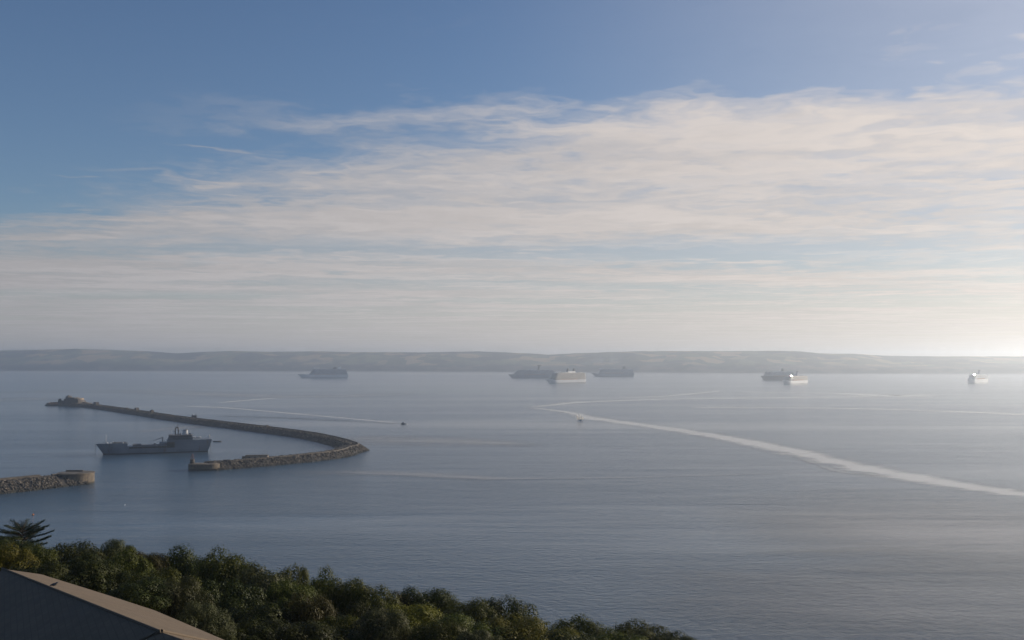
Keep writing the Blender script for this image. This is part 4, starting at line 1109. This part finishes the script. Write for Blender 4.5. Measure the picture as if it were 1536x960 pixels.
def build_house():
    P0 = at(3, 853, 60); P1 = at(62, 861.5, 57.6); P2 = at(155, 890.5, 52.5); P3 = at(232, 915.5, 49.3); P4 = at(344, 963, 45); P5 = at(470, 1020, 41)
    K = at(242, 949, 37.2)                       # end of the ridge
    A = at(210, 962, 34.6); B_ = at(312, 962, 36.3)
    def on_plane(px, py, a, b, c):
        n = (b - a).cross(c - a); o = Vector((0, 0, CAM_H)); r = ray(px, py)
        return o + r * (n.dot(a - o) / n.dot(r))
    A2 = at(150, 1010, 30.5); B2 = at(480, 1030, 36.0)
    Q = at(-60, 950, 49.0); Q2 = at(-40, 1060, 43)
    A = on_plane(210, 962, P0, K, Q); A2 = on_plane(150, 1010, P0, K, Q); Q2 = on_plane(-40, 1060, P0, K, Q)
    K = K + Vector((0, 0, 0.02)); P1, P2, P3, P5 = (on_plane(x, y, P0, K, P4) for x, y in ((62, 861.5), (155, 890.5), (232, 915.5), (470, 1022)))
    B2 = on_plane(480, 1030, P0, K, P4); B_ = on_plane(312, 962, P0, K, P4)
    e = empty('house', (P0.x + 10, 45, 84)); tag(e, 'hip roofed house at the lower left with one brown slope in the sun', 'house')
    off = e.location
    mat = roof_mat()
    def panel(name, pts, th=0.22):
        pts = [p - off for p in pts]
        n = (pts[1] - pts[0]).cross(pts[2] - pts[0]).normalized()
        if n.z < 0: n = -n; pts = pts[::-1]
        k = len(pts); mb = MB()
        vs = pts + [p - Vector((0, 0, th)) for p in pts]
        fs = [tuple(range(k)), tuple(range(k, 2 * k))[::-1]] + [(i, k + i, k + (i + 1) % k, (i + 1) % k) for i in range(k)]
        mb.add(vs, fs); o = mb.build(name, mat, e)
        # tile coordinates run along the slope
        a = Vector((0, 0, 1)).cross(n).normalized(); b = n.cross(a)
        uv = o.data.uv_layers.new(name='UVMap')
        for lp in o.data.loops:
            v = o.data.vertices[lp.vertex_index].co; uv.data[lp.index].uv = (v.dot(a), v.dot(b))
        return o
    panel('sunny_slope', [P0, K, B_, B2, P5, P4, P3, P2, P1])
    panel('shaded_slope', [P0, Q, Q2, A2, A, K])
    panel('end_slope', [K, A, A2, B2, B_])
    r = MB(); r.tube([P0 - off + Vector((0, 0, .02)), K - off + Vector((0, 0, .0))], 0.06, 8); r.tube([K - off + Vector((0, 0, .03)), A - off, A2 - off], 0.10, 8); r.tube([K - off + Vector((0, 0, .03)), B_ - off], 0.08, 8)
    r.build('ridge_tile', mat, e)
    # walls under the eaves
    ring = [P0, P1, P2, P3, P4, P5, B2, A2, Q2, Q]
    cen = sum(ring, Vector()) / len(ring); w = MB(); k = len(ring); vs = []
    for p in ring:
        q = p.lerp(cen, 0.05)
        vs.append(Vector((q.x, q.y, p.z - 0.5)) - off)
    for p in ring:
        q = p.lerp(cen, 0.05)
        vs.append(Vector((q.x, q.y, min(ground_z(q.x, q.y), p.z - 2) - 0.5)) - off)
    w.add(vs, [(i, (i + 1) % k, k + (i + 1) % k, k + i) for i in range(k)])
    w.build('wall', M['tanwall'], e)
    # bird on the ridge
    p = P0.lerp(K, 0.0); t_ = (80 - 3) / (242 - 3)
    p = Vector(at(81, 881.5, 0.0)); 
    # point on the ridge line seen at that pixel
    best = min((P0.lerp(K, i / 400) for i in range(401)), key=lambda v: abs((v.x / v.y) - ray(81, 882).x))
    mb = MB(); s = 0.8
    mb.tube([(-0.26 * s, 0, 0.14 * s), (-0.16 * s, 0, 0.16 * s), (-0.02 * s, 0, 0.18 * s), (0.08 * s, 0, 0.2 * s), (0.13 * s, 0, 0.27 * s), (0.19 * s, 0, 0.28 * s), (0.25 * s, 0, 0.265 * s)], [0.02 * s, 0.05 * s, 0.095 * s, 0.08 * s, 0.05 * s, 0.048 * s, 0.006 * s], 8)
    mb.tube([(-0.01 * s, 0.03 * s, 0.12 * s), (0.0, 0.03 * s, 0)], 0.012 * s, 5); mb.tube([(-0.01 * s, -0.03 * s, 0.12 * s), (0.0, -0.03 * s, 0)], 0.012 * s, 5)
    o = mb.build('bird', M['funnel_dark'], None, True, (best.x, best.y, best.z + 0.10)); tag(o, 'small dark bird perched on the roof ridge', 'bird'); o.rotation_euler = (0, 0, R(20))
build_house()

def leaf_mat(name, a, b_, c_, trans=0.25):
    m, t = new_mat(name)
    g = t.n('ShaderNodeNewGeometry'); oi = t.n('ShaderNodeObjectInfo')
    co = t.n('ShaderNodeTexCoord').outputs['Object']
    n = t.noise(co, 2.6, 3.0, 0.6)
    c = t.mix(t.mapr(n, 0.35, 0.65), a, b_)
    c = t.mix(t.m('MULTIPLY', t.mapr(g.outputs['Random Per Island'], 0.45, 1.0), 0.5), c, c_)
    hv = t.n('ShaderNodeHueSaturation'); t.l(c, hv.inputs['Color'])
    t.l(t.m('MULTIPLY_ADD', oi.outputs['Random'], 0.03, 0.485), hv.inputs['Hue']); t.l(t.m('MULTIPLY_ADD', oi.outputs['Random'], 0.35, 0.82), hv.inputs['Value'])
    b = t.n('ShaderNodeBsdfPrincipled'); b.inputs['Roughness'].default_value = 0.55; t.l(hv.outputs[0], b.inputs['Base Color']); b.inputs['Specular IOR Level'].default_value = 0.12
    tr = t.n('ShaderNodeBsdfTranslucent'); t.l(hv.outputs[0], tr.inputs[0])
    mx = t.n('ShaderNodeMixShader'); mx.inputs[0].default_value = trans
    t.l(b.outputs[0], mx.inputs[1]); t.l(tr.outputs[0], mx.inputs[2])
    o = t.n('ShaderNodeOutputMaterial'); t.l(mx.outputs[0], o.inputs[0])
    return m
LEAF = {
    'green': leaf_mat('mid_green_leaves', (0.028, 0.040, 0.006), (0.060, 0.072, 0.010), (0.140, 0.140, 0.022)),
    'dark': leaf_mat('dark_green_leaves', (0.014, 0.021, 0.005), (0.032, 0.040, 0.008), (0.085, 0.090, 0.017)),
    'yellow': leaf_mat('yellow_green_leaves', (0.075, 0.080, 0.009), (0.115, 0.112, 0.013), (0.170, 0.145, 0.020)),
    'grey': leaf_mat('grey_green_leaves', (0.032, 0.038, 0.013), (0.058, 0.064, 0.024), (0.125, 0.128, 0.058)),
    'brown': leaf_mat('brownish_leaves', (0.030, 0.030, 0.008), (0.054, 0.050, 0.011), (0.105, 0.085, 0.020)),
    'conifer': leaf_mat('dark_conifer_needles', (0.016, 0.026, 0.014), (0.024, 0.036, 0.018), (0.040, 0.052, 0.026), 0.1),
}
M['bark'] = simple_mat('rough_bark', (0.075, 0.06, 0.045), 0.95, 0.3, 1.5, 0.6, 4.0)

def leaf_quads(pos, nrm, size, rng):
    n = len(pos)
    r = rng.normal(size=(n, 3)); a = np.cross(nrm, r); a /= np.linalg.norm(a, axis=1, keepdims=True) + 1e-9
    b = np.cross(nrm, a)
    s = (size * rng.uniform(0.6, 1.3, n))[:, None]
    w = rng.uniform(0.45, 0.7, n)[:, None]
    return np.stack([pos - a * s, pos + b * s * w, pos + a * s, pos - b * s * w], axis=1)

def crown_mesh(seed, n_leaves=21000, n_clumps=24, leaf=0.025):
    """unit crown: radius about 1, height 0..1, made of leaf clumps over a lumpy dome"""
    rng = np.random.default_rng(seed)
    C = []; Rd = []
    for i in range(n_clumps):
        th = rng.uniform(0, 2 * math.pi); h = rng.uniform(0.0, 1.0) ** 0.8
        rr = (1 - h ** 3.2) ** 0.45 * rng.uniform(0.70, 0.90)
        lob = 1 + 0.16 * math.sin(th * 3 + seed) + 0.10 * math.sin(th * 5 + seed * 2.1)
        C.append((rr * lob * math.cos(th), rr * lob * math.sin(th), 0.06 + h * 0.76 * rng.uniform(0.88, 1.08))); Rd.append(rng.uniform(0.22, 0.42))
    for i in range(8):
        C.append((rng.uniform(-.45, .45), rng.uniform(-.45, .45), rng.uniform(.2, .72))); Rd.append(rng.uniform(0.25, 0.36))
    C = np.array(C); Rd = np.array(Rd)
    pr = Rd ** 2 / np.sum(Rd ** 2)
    idx = rng.choice(len(C), n_leaves, p=pr)
    d = rng.normal(size=(n_leaves, 3)); d[:, 2] += 0.25; d /= np.linalg.norm(d, axis=1, keepdims=True)
    # small sprigs give the clumps a ragged skin
    rad = Rd[idx] * rng.uniform(0.80, 1.05, n_leaves) * (1 + 0.14 * np.sin(d[:, 0] * 9 + idx) * np.sin(d[:, 1] * 8 + d[:, 2] * 7))
    far = rng.random(n_leaves) < 0.035
    rad[far] *= rng.uniform(1.05, 1.28, far.sum())
    pos = C[idx] + d * rad[:, None] * np.array((1, 1, 0.85))
    nr = d + rng.normal(size=d.shape) * 0.20; nr[:, 2] += 0.15; nr /= np.linalg.norm(nr, axis=1, keepdims=True)
    q = leaf_quads(pos, nr, leaf, rng)
    return quads_mesh('crown', q, [LEAF['green']])
CROWNS = [crown_mesh(s) for s in (3, 8, 15, 21, 34, 47)]

def trunk_mesh(seed):
    rr = random.Random(seed); mb = MB()
    mb.tube([(0, 0, -1.0), (0.03, 0, -0.5), (0.0, 0.04, 0.05), (0.04, 0.02, 0.3), (0.03, 0, 0.5)], [0.10, 0.075, 0.065, 0.045, 0.015], 8)
    for i in range(6):
        a = i * 1.05 + rr.uniform(-.3, .3); z = rr.uniform(-0.1, 0.25); l = rr.uniform(0.3, 0.5)
        mb.tube([(0.02, 0.02, z), (math.cos(a) * l * .5, math.sin(a) * l * .5, z + 0.16), (math.cos(a) * l, math.sin(a) * l, z + rr.uniform(0.15, 0.25))], [0.04, 0.027, 0.008], 6)
    me = bpy.data.meshes.new('trunk'); me.from_pydata(mb.v, [], mb.f); me.materials.append(M['bark']); me.update()
    return me
TRUNKS = [trunk_mesh(1), trunk_mesh(2)]

# photo x of the crown, y of its top, width and height in photo pixels, distance, leaves, kind, label
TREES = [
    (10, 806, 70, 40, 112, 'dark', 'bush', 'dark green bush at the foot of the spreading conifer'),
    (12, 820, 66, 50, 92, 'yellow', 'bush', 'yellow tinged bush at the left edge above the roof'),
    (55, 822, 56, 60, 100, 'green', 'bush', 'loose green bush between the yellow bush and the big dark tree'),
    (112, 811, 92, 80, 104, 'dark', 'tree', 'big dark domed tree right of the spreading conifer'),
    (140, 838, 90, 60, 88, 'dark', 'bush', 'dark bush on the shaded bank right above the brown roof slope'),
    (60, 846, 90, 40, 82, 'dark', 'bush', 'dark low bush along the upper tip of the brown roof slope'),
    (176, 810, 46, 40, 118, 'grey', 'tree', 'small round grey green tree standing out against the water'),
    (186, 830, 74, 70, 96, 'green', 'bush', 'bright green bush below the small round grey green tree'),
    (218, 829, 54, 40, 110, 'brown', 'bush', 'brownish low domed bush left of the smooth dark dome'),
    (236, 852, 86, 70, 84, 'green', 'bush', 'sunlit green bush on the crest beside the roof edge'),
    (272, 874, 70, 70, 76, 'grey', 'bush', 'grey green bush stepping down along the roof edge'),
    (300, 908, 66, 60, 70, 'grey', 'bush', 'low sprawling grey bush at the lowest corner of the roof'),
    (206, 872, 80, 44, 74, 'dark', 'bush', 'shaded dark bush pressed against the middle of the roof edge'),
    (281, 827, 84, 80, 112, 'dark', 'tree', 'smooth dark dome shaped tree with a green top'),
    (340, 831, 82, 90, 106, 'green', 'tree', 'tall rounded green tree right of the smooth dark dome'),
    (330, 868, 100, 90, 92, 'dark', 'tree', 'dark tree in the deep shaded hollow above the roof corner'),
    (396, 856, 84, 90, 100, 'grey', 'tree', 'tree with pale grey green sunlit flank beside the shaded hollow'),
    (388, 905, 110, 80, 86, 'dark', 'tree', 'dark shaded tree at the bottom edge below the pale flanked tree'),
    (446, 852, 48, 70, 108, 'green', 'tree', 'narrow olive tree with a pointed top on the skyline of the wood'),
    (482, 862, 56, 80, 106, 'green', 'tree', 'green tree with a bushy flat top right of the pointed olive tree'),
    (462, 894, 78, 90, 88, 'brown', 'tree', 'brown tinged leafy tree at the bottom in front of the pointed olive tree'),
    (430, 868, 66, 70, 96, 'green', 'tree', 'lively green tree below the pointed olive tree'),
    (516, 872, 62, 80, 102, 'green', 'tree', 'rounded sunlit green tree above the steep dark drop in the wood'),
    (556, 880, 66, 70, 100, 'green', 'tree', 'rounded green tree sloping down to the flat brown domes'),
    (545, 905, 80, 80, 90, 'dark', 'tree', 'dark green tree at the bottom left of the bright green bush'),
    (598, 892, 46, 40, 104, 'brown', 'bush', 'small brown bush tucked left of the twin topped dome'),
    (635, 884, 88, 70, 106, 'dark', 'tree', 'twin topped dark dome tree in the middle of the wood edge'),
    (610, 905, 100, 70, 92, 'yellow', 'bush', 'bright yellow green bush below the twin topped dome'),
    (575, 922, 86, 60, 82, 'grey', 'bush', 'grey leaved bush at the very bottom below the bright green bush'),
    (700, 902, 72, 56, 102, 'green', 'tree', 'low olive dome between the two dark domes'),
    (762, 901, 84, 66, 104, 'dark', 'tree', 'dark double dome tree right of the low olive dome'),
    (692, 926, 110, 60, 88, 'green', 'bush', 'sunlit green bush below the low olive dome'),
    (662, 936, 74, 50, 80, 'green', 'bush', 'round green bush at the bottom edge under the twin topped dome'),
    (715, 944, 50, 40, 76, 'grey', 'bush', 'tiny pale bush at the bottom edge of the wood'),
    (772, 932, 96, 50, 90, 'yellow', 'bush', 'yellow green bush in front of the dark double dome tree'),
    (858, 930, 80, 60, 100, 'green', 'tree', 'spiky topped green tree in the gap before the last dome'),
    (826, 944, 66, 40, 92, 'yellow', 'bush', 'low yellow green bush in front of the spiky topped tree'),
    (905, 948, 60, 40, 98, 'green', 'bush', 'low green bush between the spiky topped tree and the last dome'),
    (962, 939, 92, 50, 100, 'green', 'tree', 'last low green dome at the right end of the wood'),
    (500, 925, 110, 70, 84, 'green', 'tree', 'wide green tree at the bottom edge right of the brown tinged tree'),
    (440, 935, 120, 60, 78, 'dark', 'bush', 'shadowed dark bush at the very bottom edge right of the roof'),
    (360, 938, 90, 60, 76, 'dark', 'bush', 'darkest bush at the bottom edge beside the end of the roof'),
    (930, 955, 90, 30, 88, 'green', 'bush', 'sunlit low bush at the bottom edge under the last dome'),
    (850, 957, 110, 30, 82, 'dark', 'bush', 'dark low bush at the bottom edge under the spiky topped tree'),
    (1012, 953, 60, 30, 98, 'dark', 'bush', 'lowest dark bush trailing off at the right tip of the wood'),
]
def build_trees():
    rr = random.Random(11)
    for i, (px, top, w, h, d, kind, cat, label) in enumerate(TREES):
        d *= 1.0
        tp = at(px, top, d); rx = w / 2 * d / FPX * 1.26; hz = max(h * d / FPX * 1.0, rx * 0.85)
        g = ground_z(tp.x, tp.y)
        base_z = tp.z - hz
        name = 'shade_tree' if cat == 'tree' else 'leafy_bush'
        e = empty(name, (tp.x, tp.y, min(g, base_z))); tag(e, label, cat, 'trees and bushes on the slope')
        c = bpy.data.objects.new('crown', CROWNS[i % len(CROWNS)]); COL.objects.link(c); c.parent = e
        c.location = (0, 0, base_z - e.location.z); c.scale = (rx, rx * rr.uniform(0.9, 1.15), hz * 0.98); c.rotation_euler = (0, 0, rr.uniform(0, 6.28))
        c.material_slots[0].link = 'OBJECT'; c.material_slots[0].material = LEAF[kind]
        t = bpy.data.objects.new('trunk', TRUNKS[i % 2]); COL.objects.link(t); t.parent = e
        t.location = c.location; t.scale = (rx, rx, hz); t.rotation_euler = (0, 0, rr.uniform(0, 6.28))
build_trees()

def build_conifer():
    d = 118.0; s = d / FPX; rng = np.random.default_rng(77)
    tp = at(34, 786, d); g = ground_z(tp.x, tp.y)
    e = empty('conifer', (tp.x, tp.y, g)); tag(e, 'dark spreading flat layered conifer on the skyline at the left', 'tree', 'trees and bushes on the slope')
    H = tp.z - g; mb = MB()
    mb.tube([(0, 0, -0.5), (0.1, 0, H * 0.4), (-0.1, 0, H * 0.75), (0.1, 0, H * 0.96)], [0.30, 0.24, 0.15, 0.04], 8)
    Q = []
    tiers = [(1.00, 0.9, 5), (0.97, 2.0, 7), (0.86, 3.0, 9), (0.72, 3.2, 9), (0.56, 2.9, 8), (0.40, 2.4, 8), (0.24, 2.0, 7)]
    for hz, ln, n in tiers:
        for k in range(n):
            a = k * 2 * math.pi / n + rng.uniform(-0.3, 0.3); L = ln * rng.uniform(0.75, 1.12)
            z0 = H - (1 - hz) * 4.2 - 0.45 + rng.uniform(-0.12, 0.12); rise = rng.uniform(0.3, 0.8)
            dx, dy = math.cos(a), math.sin(a)
            pts = [(0, 0, z0 - 0.3), (dx * L * .5, dy * L * .5, z0 + rise * 0.3), (dx * L, dy * L, z0 + rise)]
            mb.tube(pts, [0.07, 0.045, 0.012], 5)
            m = int(420 * L / 2.5)
            q = rng.uniform(0.18, 1.06, m); wd = (0.16 + 0.34 * np.sin(np.clip(q, 0, 1) * math.pi) ** 0.8) * 0.9
            off = rng.normal(size=m) * wd * 0.7
            P = np.stack([dx * L * q - dy * off, dy * L * q + dx * off, z0 + rise * q * q + rng.normal(size=m) * 0.05 + np.abs(off) * 0.12], axis=1)
            sp = np.stack([dx - dy * off * 1.2, dy + dx * off * 1.2, 0.35 + rng.uniform(-.1, .35, m)], axis=1); sp /= np.linalg.norm(sp, axis=1, keepdims=True)
            sd = np.cross(sp, rng.normal(size=(m, 3))); sd /= np.linalg.norm(sd, axis=1, keepdims=True)
            l = rng.uniform(0.14, 0.32, m)[:, None]; w_ = 0.035
            Q.append(np.stack([P - sd * w_, P + sp * l * 0.5 + sd * w_ * 0.6, P + sp * l, P - sd * w_ * 0.4 + sp * l * 0.4], axis=1))
    mb.build('trunk', M['bark'], e)
    o = bpy.data.objects.new('crown', quads_mesh('crown', np.concatenate(Q), [LEAF['conifer']])); COL.objects.link(o); o.parent = e
build_conifer()

def build_undergrowth():
    rng = np.random.default_rng(5)
    pos = []
    N = 90000
    px = rng.uniform(-60, 1080, N); d = rng.uniform(62, 128, N)
    x = (px - 768) / FPX * d
    keep = ~((x < -9 + (d - 40) * -0.9) & (d < 64))
    x = x[keep]; d = d[keep]
    z = np.array([ground_z(a, b) for a, b in zip(x, d)])
    hump = np.array([0.5 + 0.5 * mnoise.noise(Vector((a * 0.35, b * 0.35, 2))) for a, b in zip(x, d)])
    z = z + rng.uniform(0, 1, len(z)) * (0.2 + 1.0 * hump)
    P = np.stack([x, d, z], axis=1)
    nr = rng.normal(size=P.shape) * 0.6 + np.array((0.2, -0.1, 0.8)); nr /= np.linalg.norm(nr, axis=1, keepdims=True)
    me = quads_mesh('undergrowth', leaf_quads(P, nr, 0.10, rng), [LEAF['dark']])
    o = bpy.data.objects.new('undergrowth', me); COL.objects.link(o); tag(o, 'dark scrub covering the ground under the trees', None, None, 'stuff')
build_undergrowth()
